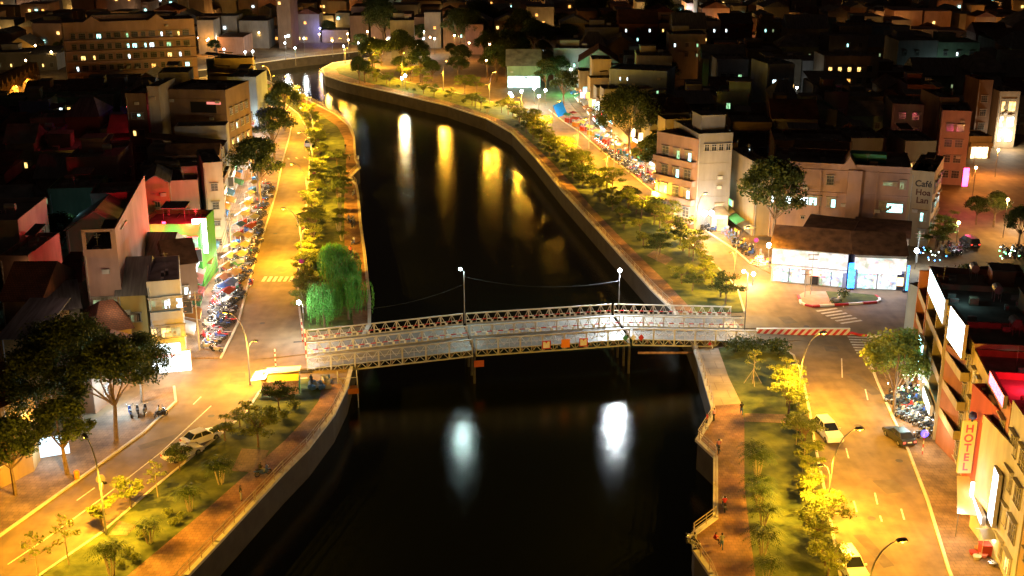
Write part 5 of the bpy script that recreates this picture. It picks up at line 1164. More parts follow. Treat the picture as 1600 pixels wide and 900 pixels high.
rider(1122,707,1.5,'black','pink','blue','person in pink riding on the right promenade',.14); rider(1131,798,1.5,'grey','red','black','person in red riding down the right promenade',.14); rider(411,745,.6,'blue','black','grey','person in black riding on the lower left promenade',.14); rider(252,652,.9,'black','white','black','person in white riding past the large left tree')
rider(486,240,1.6,'red','red','black','person in red riding beside the left park kerb'); rider(392,448,1.4,'red','blue','black','person in blue riding by the left shops'); rider(1082,856,2.2,'white','grey','black','person in grey by the motorbike in the lower right lookout',.14)
# crowds at the stalls
for i in range(34):
    t=rr.random(); L=[((330,540),(395,430)),((395,430),(410,370)),((1060,322),(1012,292)),((1150,378),(1100,345)),((900,200),(970,255)),((1170,395),(1195,420))]; (a,b)=L[i%6]
    px=a[0]+(b[0]-a[0])*t-(8 if i%6<2 else -10); py=a[1]+(b[1]-a[1])*t; sh=rr.choice(list(CL)); ps=rr.choice(['stand','walk','sit'])
    where=['left corner motorbikes','bright left shops','red stall chairs','blue stall chairs','far right stalls','flower stall'][i%6]
    person(px,py,ps,sh,rr.choice(['black','blue','grey']),rr.uniform(0,6),'person in a %s shirt %s by the %s'%(sh,{'stand':'standing','walk':'walking','sit':'sitting'}[ps],where))
# ================================================================ stalls, chairs, tables
def chair_proto(name,c):
    t=thing('plastic_chair','x','chair'); m=mat('plastic '+name,c,.4,.08,2,spec=.5)
    b=MB(); b.box((0,0,.44),(.42,.42,.04)); b.build('seat',m,t); MB().box((-.2,0,.68),(.04,.4,.42),0,0,.9).build('backrest',m,t)
    for sx in (-.17,.17):
        for sy in (-.17,.17): MB().tube((sx*1.15,sy*1.15,0),(sx,sy,.43),.025,None,4).build('leg',m,t)
    freeze(t); return t
CH_={n:chair_proto(n,c) for n,c in {'red':(.65,.06,.05),'blue':(.1,.2,.65),'pink':(.75,.25,.35)}.items()}
cused=set()
def chair(c,x,y,rz,label,group,z=.13):
    if c not in cused: cused.add(c); P=CH_[c]; P.location=(x,y,z); P.rotation_euler=(0,0,rz); P['label']=label; P['group']=group; return
    dup(CH_[c],(x,y,z),rz,label,group)
def table(x,y,label,group,z=.13):
    t=thing('folding_table',label,'table',(x,y,z),rr.uniform(0,1),group); MB().box((0,0,.7),(.8,.8,.04)).build('table_top',chrome,t); b=MB()
    for sx in (-.3,.3):
        for sy in (-.3,.3): MB().tube((sx,sy,0),(-sx*.6,sy,.68),.02,None,4).build('leg',framem,t)
def seats(poly,c,label,group,n):
    P=GP(poly); k=0; (x0,y0),(x1,y1)=P[0],P[1]; h=math.atan2(y1-y0,x1-x0); cx=sum(p[0] for p in P)/len(P); cyy=sum(p[1] for p in P)/len(P)
    for i in range(-14,15):
        for j in range(-8,9):
            x=cx+math.cos(h)*i*2.3-math.sin(h)*j*2.3; y=cyy+math.sin(h)*i*2.3+math.cos(h)*j*2.3
            if inpoly(x,y,P) and k<n:
                k+=1; table(x,y,'small metal table among the '+label,group+' tables')
                for a in range(4): 
                    an=h+a*PI/2; chair(c if rr.random()<.9 else 'pink',x+math.cos(an)*.7,y+math.sin(an)*.7,an+PI,c+' plastic chair among the '+label,group+' chairs')
seats([(1112,352),(1150,392),(1166,392),(1136,352)],'blue','cafe seats by the corner tree','blue cafe',14)
seats([(1018,293),(1064,328),(1076,322),(1030,286)],'red','stall seats below the thin dark tree','red stall',12)
seats([(925,222),(960,250),(968,245),(932,216)],'pink','far stall seats on the right bank','pink stall',6)
def parasol(px,py,c,label,w=1.5,h=2.4):
    w=1.15
    x,y=G(px,py); t=thing('parasol',label,'parasol',(x,y,.12),rr.uniform(0,1)); MB().tube((0,0,0),(0,0,h),.03).build('pole',pole_m,t); b=MB(); n=8; vs=[(0,0,h+.45)]+[(w*math.cos(2*PI*i/n),w*math.sin(2*PI*i/n),h-.05) for i in range(n)]+[(0,0,h+.38)]+[(w*math.cos(2*PI*i/n),w*math.sin(2*PI*i/n),h-.1) for i in range(n)]
    b.add(vs,[(0,1+i,1+(i+1)%n) for i in range(n)]+[(n+1,n+2+(i+1)%n,n+2+i) for i in range(n)]+[(1+i,n+2+i,n+2+(i+1)%n,1+(i+1)%n) for i in range(n)]); b.build('canopy',AWM[c],t)
for i,(px,py,c,l) in enumerate(((352,470,'blue','blue parasol at the brightest left stall'),(372,432,'white','white parasol in front of the left shops'),(1170,376,'white','white parasol beside the corner tree on the right'),(1092,348,'white','white parasol by the corner stall on the right'),(975,240,'white','white parasol in the middle of the right terrace stalls'),(950,222,'white','white parasol at the far end of the right stalls'),(915,200,'grey','grey parasol near the blue awning'),(1000,262,'green','green parasol among the right terrace stalls'),(895,190,'red','red parasol beside the blue awning'))): parasol(px,py,c,l,1.7)
def stall(px,py,rz,tc,front,label,w=2.4,light=None):
    x,y=G(px,py); t=thing('food_stall',label,'stall',(x,y,.12),rz); MB().box((0,0,.55),(w,.9,1.0)).box((0,0,1.1),(w+.1,1,.08)).build('counter',front,t); b=MB()
    for sx in (-1,1):
        for sy in (-1,1): b.tube((sx*w/2,sy*.5,0),(sx*w/2,sy*.5,2.3),.03,None,4)
    b.build('posts',framem,t); MB().add([(-w*.65,-1,2.15),(w*.65,-1,2.15),(w*.65,0,2.6),(-w*.65,0,2.6),(w*.65,1,2.15),(-w*.65,1,2.15)],[(0,1,2,3),(3,2,4,5)]).add([(-w*.65,-1,2.1),(w*.65,-1,2.1),(w*.65,0,2.55),(-w*.65,0,2.55),(w*.65,1,2.1),(-w*.65,1,2.1)],[(3,2,1,0),(5,4,2,3)]).build('roof_cloth',AWM[tc],t)
    if light: point((x,y-.4,1.9),light[0],light[1],.2)
for i in range(40):
    side=i<9 or i>=26; 
    if side:
        k_=i if i<9 else i-26; px=(355+k_*5) if i<9 else 348+k_*5.2; py=(478-k_*15) if i<9 else 455-k_*17; rz=A(80)
    else: t=(i-9)/17; px=888+t*200; py=192+t*152-14*math.sin(t*3); rz=A(-50)
    c=rr.choice(['white','white','grey','tan','blue','tan','green','white','red']); stall(px,py,rz,c,AWM[rr.choice(['red','blue','white','white','orange'])],'food cart with a %s cloth roof on the %s pavement'%(c,'left shop' if side else 'right terrace'),2,(rr.uniform(60,200),rr.choice([(1,.95,.9),(.85,.95,1),(1,.8,.5)])))
stall(1545,868,0,'white',AWM['red'],'food cart heaped with red and white bowls by the box sign',1.8,(120,(1,.8,.6)))
for i,(px,py) in enumerate(((1520,868),(1526,875),(1536,872),(1550,885),(1528,862))):
    x,y=G(px,py); t=thing('food_basin','round %s basin on the pavement by the food cart'%['red','white','pink','silver','orange'][i],'basin',(x,y,.13)); m=MB(); m.tube((0,0,0),(0,0,.32),.28,.4,10); m.build('bowl',[AWM['red'],AWM['white'],mat('plastic pink',(.75,.25,.35)),chrome,AWM['orange']][i],t)
# white food stall beside the left end of the bridge
x,y=G(438,612); t=thing('food_stall','white tarpaulin food stall with a pink front by the left end of the bridge','stall',(x,y,.1),A(8))
MB().box((.2,-1.6,1.0),(4.2,.12,1.7)).build('front_sheet',mat('pink_floral_sheet',(.7,.22,.2),.8,.4,5,col2=(.8,.6,.5)),t)
MB().add([(-2,-1.7,1.95),(2.4,-1.7,1.95),(2.4,.2,2.5),(-2,.2,2.5)],[(0,1,2,3)]).build('yellow_sheet',mat('yellow_sheet',(.75,.45,.04),.7,.1),t)
MB().add([(-3.4,-1.2,2.0),(-1.6,-1.5,2.25),(-1.0,.9,2.6),(-2.9,1.0,2.35)],[(0,1,2,3)]).add([(-1.6,-.4,2.5),(2.5,-.2,2.6),(2.6,2.2,2.3),(-1.6,2.4,2.2)],[(0,1,2,3)]).build('white_sheet',mat('white_sheet',(.8,.78,.72),.7,.05),t)
MB().add([(2.42,-1.7,.1),(2.42,.4,.1),(2.42,.2,2.5),(2.42,-1.7,1.95)],[(0,1,2,3)]).build('green_sheet',mat('green_sheet',(.02,.4,.12),.7,.1),t)
b=MB()
for sx in (-2,2.4):
    for sy in (-1.5,2.2): b.tube((sx,sy,0),(sx,sy,2.3),.04,None,5)
b.build('poles',pole_m,t); point((x-.4,y+1.0,1.8),500,(1,.95,.8),.2); point((x-2.2,y-.9,3.6),420,(1,.97,.85),.2)
# rubble, crates and the small landing stage by the left bridge end
rs=random.Random(3)
for i in range(14):
    x,y=G(490+rs.uniform(-10,24),598+rs.uniform(-8,12)); c=rs.choice(['wood','blue','grey']); t=thing('crate','%s crate in the clutter at the left foot of the bridge'%c,'crate',(x,y,.14),rs.uniform(0,3),'clutter at the left bridge foot')
    w=rs.uniform(.4,.9); cm=mat('crate '+c,{'wood':(.3,.2,.1),'blue':(.06,.15,.35),'grey':(.3,.3,.28)}[c],.8,.2); b=MB()
    b.box((0,0,.03),(w,w*.7,.05))
    for k in range(3): z=.1+.14*k; b.box((0,-w*.35,z),(w,.03,.1)).box((0,w*.35,z),(w,.03,.1)).box((-w/2,0,z),(.03,w*.7,.1)).box((w/2,0,z),(.03,w*.7,.1))
    b.build('box',cm,t)
x,y=G(545,618,-1.5); t=thing('landing_stage','small orange and grey steel landing stage hanging below the left bridge end','landing stage',(x-.3,y+1.5,-1.4),BANG)
MB().box((0,0,0),(2.6,2.4,.15)).box((0,-1.2,.35),(2.6,.08,.6)).build('platform',org,t); b=MB()
for u in (-1.2,1.2):
    for v_ in (-1.1,1.1): b.tube((u,v_,-2.4),(u,v_,2.2),.06,None,5)
b.tube((-1.2,-1.1,2.1),(1.2,-1.1,2.1),.05).build('frame',steel,t)
# ================================================================ cars
def car(px,py,rz,kind,c,label,tail=False,z=.02,w=None,lit=False):
    x,y=w or G(px,py); t=thing('parked_car' if kind!='van' else 'parked_van',label,'car' if kind!='van' else 'van',(x,y,z),rz); pm=mat('car paint '+c,{'white':(.75,.74,.72),'black':(.02,.02,.022),'dark grey':(.06,.06,.065),'silver':(.5,.5,.5)}[c],.28,.03,2,spec=.7)
    L,Wd={'suv':(4.7,1.84),'sedan':(4.4,1.72),'van':(4.6,1.8)}[kind]
    # side profile, x forward
    if kind=='suv': prof=[(-2.35,.45),(-2.33,1.0),(-2.2,1.1),(1.0,1.12),(2.05,1.0),(2.3,.85),(2.35,.45)]; cab=[(-2.22,1.1),(-2.0,1.68),(-1.7,1.76),(.2,1.76),(.95,1.12)]
    elif kind=='sedan': prof=[(-2.2,.4),(-2.2,.85),(-2.05,.95),(-1.5,.98),(1.0,.95),(2.0,.8),(2.18,.65),(2.2,.4)]; cab=[(-1.75,.96),(-1.1,1.4),(-.8,1.44),(.3,1.42),(1.05,.95)]
    else: prof=[(-2.3,.4),(-2.3,1.05),(-2.25,1.12),(1.5,1.1),(2.1,.9),(2.3,.7),(2.3,.4)]; cab=[(-2.25,1.1),(-2.15,1.75),(-1.9,1.85),(.9,1.8),(1.6,1.1)]
    def ext(pr,w0,w1,b,mi=0):
        n=len(pr); zmin=min(p[1] for p in pr); zmax=max(p[1] for p in pr); vs=[]
        for s_ in (-1,1):
            for (px_,pz) in pr: k=(pz-zmin)/(zmax-zmin); vs.append((px_,s_*(w0+(w1-w0)*k)/2,pz))
        b.add(vs,[tuple(range(n)),tuple(range(n,2*n))[::-1]]+[(i,n+i,n+(i+1)%n,(i+1)%n) for i in range(n)],mi)
    b=MB(); ext(prof,Wd,Wd*.96,b); b.box((0,0,.34),(L*.9,Wd*.92,.24)); bo=b.build('body',pm,t)
    b=MB(); ext(cab,Wd*.94,Wd*.72,b); b.build('windows',glass,t)
    tp=[p for p in cab if p[1]>max(q[1] for q in cab)-.1]; b=MB(); b.box(((tp[0][0]+tp[-1][0])/2,0,max(p[1] for p in cab)+.005),(tp[-1][0]-tp[0][0]+.1,Wd*.74,.06)); 
    for s_ in (-1,1):
        for k in (0,-1): 
            q0=cab[k]; q1=tp[k]; b.tube((q0[0],s_*Wd*.465,q0[1]),(q1[0],s_*Wd*.365,q1[1]),.045,None,4)
        xm=(cab[0][0]+cab[-1][0])/2; b.tube((xm,s_*Wd*.475,cab[0][1]),(xm,s_*Wd*.37,max(p[1] for p in cab)),.04,None,4)
    b.build('roof',pm,t)
    for sx in (-L*.3,L*.31):
        for s_ in (-1,1):
            wl=MB().tube((sx,s_*(Wd/2-.22),.33),(sx,s_*(Wd/2+.01),.33),.34,None,14).build('wheel',tyre,t); MB().tube((sx,s_*(Wd/2+.01),.33),(sx,s_*(Wd/2+.03),.33),.2,None,10).build('rim',chrome,wl)
    for s_ in (-1,1):
        MB().box((prof[-2][0]-.03,s_*Wd*.36,prof[-2][1]-.05),(.12,.36,.18)).build('headlight',MATS['lamp_glass'],t); MB().box((prof[1][0]+.03,s_*Wd*.38,prof[1][1]-.12),(.12,.3,.2)).build('taillight',emit('taillight',(1,.06,.03),2.2) if tail else mat('red_lens',(.4,.02,.02),.3,.05),t)
        MB().box((cab[-1][0]-.25,s_*(Wd/2+.1),cab[-1][1]+.08),(.14,.2,.14)).build('mirror',pm,t)
    MB().box((prof[0][0]-.01,0,.72),(.03,.5,.14)).build('number_plate',whtp,t); MB().box((prof[-1][0]-.02,0,.45),(.12,Wd*.9,.2)).build('bumper',pm if kind!='van' else dk1,t)
    return t
car(1293,682,A(-82),'suv','white','white sport utility car parked at the right road kerb before the junction')
car(1329,895,A(-85),'suv','white','white car cut by the bottom edge on the right road')
car(1404,688,A(103),'sedan','black','dark shiny saloon car with red tail lights on the right road',True)
car(315,690,A(48),'sedan','white','white taxi saloon parked at the left road kerb')
car(286,714,A(48),'sedan','silver','silver car parked right behind the white taxi on the left kerb')
car(1514,385,A(95),'van','black','dark people carrier with red roof glow at the mouth of the side street',True)
car(484,228,A(88),'van','white','white minivan stopped at the far left park kerb')
point((*G(1289,700),1.2),14,WARM,.2)
# ================================================================ barriers, island, signs
bst=emit; rwm=tiles('red_white_kerb',(.6,.04,.03),(.7,.68,.62),1.2,8,.0,.6,dirt=.15)
def stripe_mat():
    m=bpy.data.materials.new('diagonal_stripes'); m.use_nodes=True; n=m.node_tree; b=n.nodes['Principled BSDF']; tc=n.nodes.new('ShaderNodeTexCoord'); mp=n.nodes.new('ShaderNodeMapping'); mp.inputs['Rotation'].default_value=(0,A(-40),0)
    w=n.nodes.new('ShaderNodeTexWave'); w.wave_profile='SIN'; w.inputs['Scale'].default_value=.42; r=n.nodes.new('ShaderNodeValToRGB'); r.color_ramp.interpolation='CONSTANT'; r.color_ramp.elements[0].color=(.55,.03,.03,1); r.color_ramp.elements[1].position=.5; r.color_ramp.elements[1].color=(.75,.72,.66,1)
    n.links.new(tc.outputs['Object'],mp.inputs[0]); n.links.new(mp.outputs[0],w.inputs[0]); n.links.new(w.outputs['Fac'],r.inputs[0]); n.links.new(r.outputs[0],b.inputs[0]); return m
(x0,y0),(x1,y1)=G(1181,523),G(1328,523); hb=math.atan2(y1-y0,x1-x0); Lb=math.hypot(x1-x0,y1-y0)
t=thing('road_barrier','long concrete barrier with slanting red and white stripes at the right bridge end','barrier',(x0,y0,.01),hb)
MB().box((Lb/2,0,.42),(Lb,.4,.84),0,0,.985).build('barrier_body',stripe_mat(),t); MB().box((Lb/2,.0,.9),(Lb-.1,.34,.1)).build('top_rail',whtp,t)
def redwhite(pts,label,name='painted_kerb',z=.28,w=.35):
    t=thing(name,label,'kerb',(pts[0][0],pts[0][1],0)); k=0; ox,oy=pts[0]
    q=seg(pts,1.15,0)
    for (a,b_) in zip(q,q[1:]):
        h=math.atan2(b_[1]-a[1],b_[0]-a[0]); MB().box(((a[0]+b_[0])/2-ox,(a[1]+b_[1])/2-oy,z/2),(math.hypot(b_[0]-a[0],b_[1]-a[1])+.02,w,z),h).build('kerb_block',[redp,whtp][(k//2)%2],t); k+=1
redwhite(GP([(1330,521),(1345,525),(1432,530)]),'low red and white painted kerb continuing from the striped barrier')
isl=[(1247,463),(1252,476),(1270,480),(1300,478),(1372,473),(1376,469),(1368,463),(1330,459),(1290,457),(1258,457)]
flat('traffic_island',[(1247,463),(1252,476),(1270,480),(1300,478),(1290,457),(1258,457)],.2,mat('island_paving',(.45,.3,.25),.9,.15,1)); flat('island_lawn',[(1300,478),(1372,473),(1376,469),(1368,463),(1330,459),(1290,457)],.2,grassm)
redwhite(GP(isl[:7]),'red and white painted kerb round the traffic island'); x,y=G(1318,468); plant(PS[1],x,y,'low cycad shrub on the traffic island',None,1.2,z=.2)
def mast(px,py,h,label,name='utility_pole',m=None,r=.11):
    x,y=G(px,py); t=thing(name,label,'pole',(x,y,0)); MB().tube((0,0,0),(0,0,h),r,r*.7,8).build('pole',m or concd,t); b=MB(); b.box((0,0,h-.5),(1.6,.1,.12)).box((0,0,h-1.2),(1.4,.1,.12))
    for u in (-.7,0,.7): b.tube((u,0,h-.45),(u,0,h-.2),.04,.03,5)
    b.build('crossarms',steeld,t); return t
mast(312,548,8.4,'tall pale utility pole by the left corner motorbikes'); mast(289,556,7.4,'utility pole with tangled wires at the left shop corner'); mast(362,395,7,'utility pole by the red roofed left shops')
mast(920,232,8,'orange lit utility pole beside the far right stalls'); mast(959,262,8,'utility pole in front of the huge right bank tree'); mast(1266,462,7,'thin pole standing on the traffic island',r=.07); mast(1257,466,5,'short thin pole at the left tip of the traffic island',r=.06); mast(1030,338,4,'dark thin pole by the right terrace pavement',r=.06)
mast(1432,410,5.5,'pale pole with a bright lamp beside the second white shop',r=.14); x,y=G(1428,420); point((x,y-1,3.2),900,(.9,1,1),.35); t=thing('globe_lamp','bright white globe lamp at the right corner of the second shop','lamp',(x,y-.4,0)); MB().tube((0,0,0),(0,0,3),.05).build('pole',pole_m,t); MB().ball((0,0,3.2),.38,10,7).build('globe',whtlens,t)
def rsign(px,py,h,r,m,label,disc_rz=0,pole=None,arrow=False,z=0):
    x,y=G(px,py); t=thing('road_sign',label,'road sign',(x,y,z),disc_rz); b=MB(); n=6
    for i in range(n): MB().tube((0,.05,h*i/n),(0,.05,h*(i+1)/n),.045).build('pole',[redp,whtp][i%2] if pole else pole_m,t)
    d=MB().tube((0,0,h),(0,-.04,h),r,None,20).build('disc',m,t)
    if arrow: MB().box((-.1,-.06,h-.05),(.12,.03,.5)).box((.08,-.06,h+.17),(.34,.03,.12)).add([(.22,-.07,h+.36),(.22,-.07,h-.02),(.42,-.07,h+.17)],[(0,1,2)]).build('arrow',whtp,t)
    return t
blue=mat('sign_blue',(.02,.06,.55),.5,.05); rsign(1441,712,2.5,.42,blue,'round blue road sign with a white turning arrow on a red and white pole',0,True,True,.13)
mag=mat('sign_magenta',(.55,.04,.35),.5,.1); rsign(1180,398,2.6,.4,mag,'round magenta road sign by the flower stall on the right corner'); rsign(472,432,2.6,.42,mag,'round magenta road sign by the white posts on the left park kerb'); rsign(492,290,2.6,.4,mag,'small round magenta road sign in the far left garden trees')
x,y=G(162,790); t=rsign(162,792,3.0,.45,mat('sign_back',(.12,.1,.09),.6,.1),'round road sign seen from behind beside the lower left street lamp',A(30),None,False,.1); MB().box((0,.0,2.15),(.5,.1,.7)).build('plate',MATS['sign_back'],t)
x,y=G(121,750); t=thing('litter_bin','orange litter bin at the lower left kerb','bin',(x,y,.13)); MB().tube((0,0,0),(0,0,.8),.24,.3,10).build('bin_body',org,t); MB().tube((0,0,.8),(0,0,.95),.32,.2,10).build('lid',org,t)
for px,py,hh,l in ((431,575,2.6,'red and white striped post left of the bridge approach'),(479,566,4.6,'tall red and white height limit post at the left bridge end'),(473,535,3.4,'striped height limit post at the far side of the left bridge end')):
    x,y=G(px,py); t=thing('striped_post',l,'post',(x,y,0)); 
    for i in range(8): MB().tube((0,0,hh*i/8),(0,0,hh*(i+1)/8),.08).build('band',[redp,whtp][i%2],t)
# wall and gateway at the lower left
wp=GP([(-40,790),(0,765),(52,738),(66,712)]); t=thing('boundary_wall','low plastered wall along the lower left pavement with a bright gateway at its end','wall',(wp[0][0],wp[0][1],.1)); b=MB()
for (ax,ay),(bx_,by_) in zip(wp,wp[1:]): b.box(((ax+bx_)/2-wp[0][0],(ay+by_)/2-wp[0][1],1.1),(math.hypot(bx_-ax,by_-ay),.25,2.2),math.atan2(by_-ay,bx_-ax))
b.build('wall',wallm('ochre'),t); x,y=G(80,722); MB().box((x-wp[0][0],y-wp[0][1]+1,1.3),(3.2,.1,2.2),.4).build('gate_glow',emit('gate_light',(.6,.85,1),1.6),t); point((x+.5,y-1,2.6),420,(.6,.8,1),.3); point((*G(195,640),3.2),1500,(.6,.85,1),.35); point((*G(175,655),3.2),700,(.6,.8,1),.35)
# corner stall house with green roof on the right
a=hero((1104,324),(1140,326),3.4,4,'cream','little white kiosk house with a mossy green hipped roof under the tall pale wall',cat='kiosk',roof='hip',roofm='concrete',name='kiosk') if 0 else Bld(G(1112,362),G(1136,362),3.2,4.5,'white','little white kiosk house with a mossy hipped roof under the tall pale wall','kiosk',roof='hip',roofm='concrete',name='kiosk'); a.win('f',a.W*.5,1.2,1.3,1.2,'dim',2); x,y=G(1120,366); point((x-3,y-1,3.6),900,(.9,1,1),.4); point((x-7,y+3,3),600,(1,.97,.9),.4)
t=thing('globe_lamp','pair of glaring white lamps on the corner stall beside the kiosk house','lamp',(x-2.4,y,0)); MB().tube((0,0,0),(0,0,3.7),.05).build('pole',pole_m,t); MB().ball((0,0,3.9),.5,10,7).ball((1.3,.4,3.9),.45,10,7).build('globes',whtlens,t)
# flower stall glowing at the right corner
x,y=G(1186,412); t=thing('flower_stall','glowing round flower stall heaped with bouquets on the right corner','stall',(x,y,.12)); b=MB()
for i in range(5): b.tube((0,0,.25*i),(0,0,.25*i+.1),1.6-.28*i,None,14)
b.build('shelves',whtp,t)
for i in range(4):
    b=MB(); rs2=random.Random(i)
    for k in range(24): an=rs2.uniform(0,2*PI); q=rs2.randint(0,4); r_=1.5-.28*q; b.ball((r_*math.cos(an),r_*math.sin(an),.25*q+.2),.12,5,4)
    b.build('flowers',[AWM['red'],AWM['orange'],mat('flower_pink',(.7,.2,.4)),mat('flower_yellow',(.7,.55,.1))][i],t)
point((x,y-1.2,2.6),1300,(1,.75,.45),.35); t=thing('globe_lamp','glaring warm lamp beside the flower stall and the white shop','lamp',(x+1.6,y+.6,0)); MB().tube((0,0,0),(0,0,2.8),.05).build('pole',pole_m,t); MB().ball((0,0,3.0),.42,10,7).build('globe',emit('warm_globe',(1,.85,.6),40),t)
# blue canopy at the far end of the right road, lit hall behind it
x,y=G(875,190); t=thing('market_canopy','bright blue cloth canopy at the far end of the right terrace','canopy',(x,y,0),.6); MB().add([(-1.6,-1.2,1.6),(1.6,-1.2,2.2),(1.6,1.2,5.2),(-1.6,1.2,4.4),(-1.6,-1.2,1.54),(1.6,-1.2,2.14),(1.6,1.2,5.14),(-1.6,1.2,4.34)],[(0,1,2,3),(7,6,5,4)]).build('cloth',mat('bright_blue_cloth',(.03,.3,.75),.7,.1),t); b=MB()
for u in (-1.55,1.55):
    for v_ in (-1.15,1.15): b.tube((u,v_,0),(u,v_,1.6 if v_<0 else 4.3),.05,None,5)
b.build('poles',pole_m,t); point((x-1,y-3.5,4.5),350,(.5,.85,1),.4)
a=hero((792,103),(845,103),7,16,'pale green','wide low market hall with pale sloping roofs and cyan lit open front','hall',roof='ridge',roofm='concrete',name='market_hall'); a.door('f',a.W*.3,'cyan',6,3.6); a.door('f',a.W*.75,'cyan',5,3.6)
for i,(px,py) in enumerate(((797,146),(815,143),(835,138),(852,141),(833,123),(892,108),(842,150),(800,150),(628,122),(633,118),(645,70),(652,68))):
    x,y=G(px,py,4.6); e=[2600,2600,3000,2200,2000,1800,1800,1500,1800,2200,1500,1500][i]
    t=thing('globe_lamp','white globe lamp %s'%['by the left end of the market hall','in front of the market hall, second','in front of the market hall, third','nearest the blue canopy','hanging in the tree before the market hall','in the green lit trees','low in front of the market hall','left of the market hall entrance','on the far promenade, first','on the far promenade, second','deep in the far park, first','deep in the far park, second'][i],'lamp',(x,y,0),0,'white globe lamps at the far park'); MB().tube((0,0,0),(0,0,4.3),.07).build('pole',pole_m,t); MB().ball((0,0,4.6),.42,10,7).build('globe',whtlens,t); point((x,y-.3,4.6),e,[(.5,1,.8),(.7,1,.95),(.8,1,.95),(.85,.95,1)][i%4],.5)
for i in range(2):
    x,y=G(905-i*25,120,5); point((x,y-6,5),2600,(.15,1,.3),.5)
# fairy lights on the corner tree and side street cafe
for px,py,hh,c,l in ((1420,600,3,'green','green fairy lights in the tree by the corner house'),(1452,395,2.5,'blue','blue and green fairy lights on the cafe hedge at the side street'),(1580,395,3,'green','green fairy lights around the kiosk at the right edge')):
    x,y=G(px,py,hh); b=MB(); rs2=random.Random(px)
    for i in range(14): b.ball((rs2.gauss(0,1.1),rs2.gauss(0,.8),rs2.gauss(0,.6)),.09,5,4,mi=i%2)
    tag(b.build('fairy_lights',[emit('fairy_'+c,{'green':(.1,1,.3),'blue':(.05,.3,1)}[c],18),emit('fairy_white',(.8,1,.8),14)],None,(x,y,hh)),l,'string lights'); point((x,y-1,hh),60,{'green':(.2,1,.4),'blue':(.1,.4,1)}[c],.4)
row(PS+[PG[0]],[(1448,398),(1470,385),(1480,365)],2.4,'leafy plant in the side street cafe hedge','cafe hedge plants',.4,1.2)

# ================================================================ overhead cables
cabm=mat('cable_rubber',(.03,.03,.03),.7,.1)
def cable(p,q,sag,label,n=12,r=.025,k=3):
    b=MB()
    for j in range(k):
        pts=[]
        for i in range(n+1):
            t=i/n; pts.append((p[0]+(q[0]-p[0])*t+j*.25,p[1]+(q[1]-p[1])*t,p[2]+(q[2]-p[2])*t-sag*(1+.15*j)*4*t*(1-t)-j*.3))
        b.path(pts,r,None,3) if k==1 else b.path(pts,r*1.4,None,3)
    tag(b.build('overhead_cable',cabm),label,'cable','overhead cables')
def P3(px,py,h): x,y=G(px,py); return (x,y,h)
a_=[P3(312,548,7.9),P3(289,556,6.9),P3(362,395,6.5),P3(398,250,7),P3(412,190,7)]
cable(a_[1],a_[0],.3,'cable bundle between the two left corner poles'); cable(a_[0],a_[2],1.1,'cable bundle along the left shops from the corner pole',16); cable(a_[2],a_[3],1.4,'cable bundle over the farther left shops',16); cable(a_[3],a_[4],1,'cable bundle at the far end of the left shops')
cable(a_[0],(a_[0][0]-14,a_[0][1]+3,8),.7,'cable running from the left corner pole to the yellow house'); cable(a_[1],P3(180,640,7),.9,'cable crossing toward the large left tree')
c_=[P3(1030,338,3.9),P3(959,262,7.5),P3(920,232,7.5),P3(885,196,7.5)]
cable(c_[1],c_[2],.6,'cable between the two poles of the right terrace'); cable(c_[2],c_[3],.8,'cable at the far end of the right terrace'); cable(P3(1105,345,7.5),c_[1],1.6,'cable along the right terrace to the corner stall',18)
v1=P0+BX*(BLEN*.36)+BY*10.5; v2=P0+BX*(BLEN*.725)+BY*10.5
cable((v1.x,v1.y,8.3),(v2.x,v2.y,6.6),1.2,'thin wire hanging between the two bridge lamps',16,.02,1); cable(P3(476,532,4.8),(v1.x,v1.y,7.2),1.6,'thin wire from the left bridge lamp to the first joint lamp',16,.02,1)
# worn patches and manholes in the roads
pm_=mat('asphalt_patch',(.125,.10,.075),.85,.2,.8); mh=mat('manhole_iron',(.06,.055,.05),.6,.2)
rp_=random.Random(8)
for (px,py,w,l,a) in ((420,330,1.5,6,80),(440,420,2.2,3,75),(372,590,3,2,10),(250,690,1.4,5,40),(120,800,2,4,40),(1350,600,1.6,7,-80),(1390,760,2.4,3,-80),(1365,860,1.3,6,-80),(1230,500,3,2.2,10),(1450,480,4,2,5),(1110,375,1.6,5,-48),(960,275,2,4,-45),(1300,545,2,2,0)):
    x,y=G(px,py); struct(MB().add([(-l/2,-w/2,0),(l/2,-w/2+.15,0),(l/2-.2,w/2,0),(-l/2+.1,w/2-.1,0)],[(0,1,2,3)]).build('road_patch',pm_,None,(x,y,.004),A(a)))
for (px,py) in ((430,365),(410,505),(330,650),(200,760),(1340,665),(1405,720),(1362,810),(1260,510),(1085,385)):
    x,y=G(px,py); struct(MB().tube((0,0,0),(0,0,.004),.4,None,16).build('manhole_cover',mh,None,(x,y,.009)))
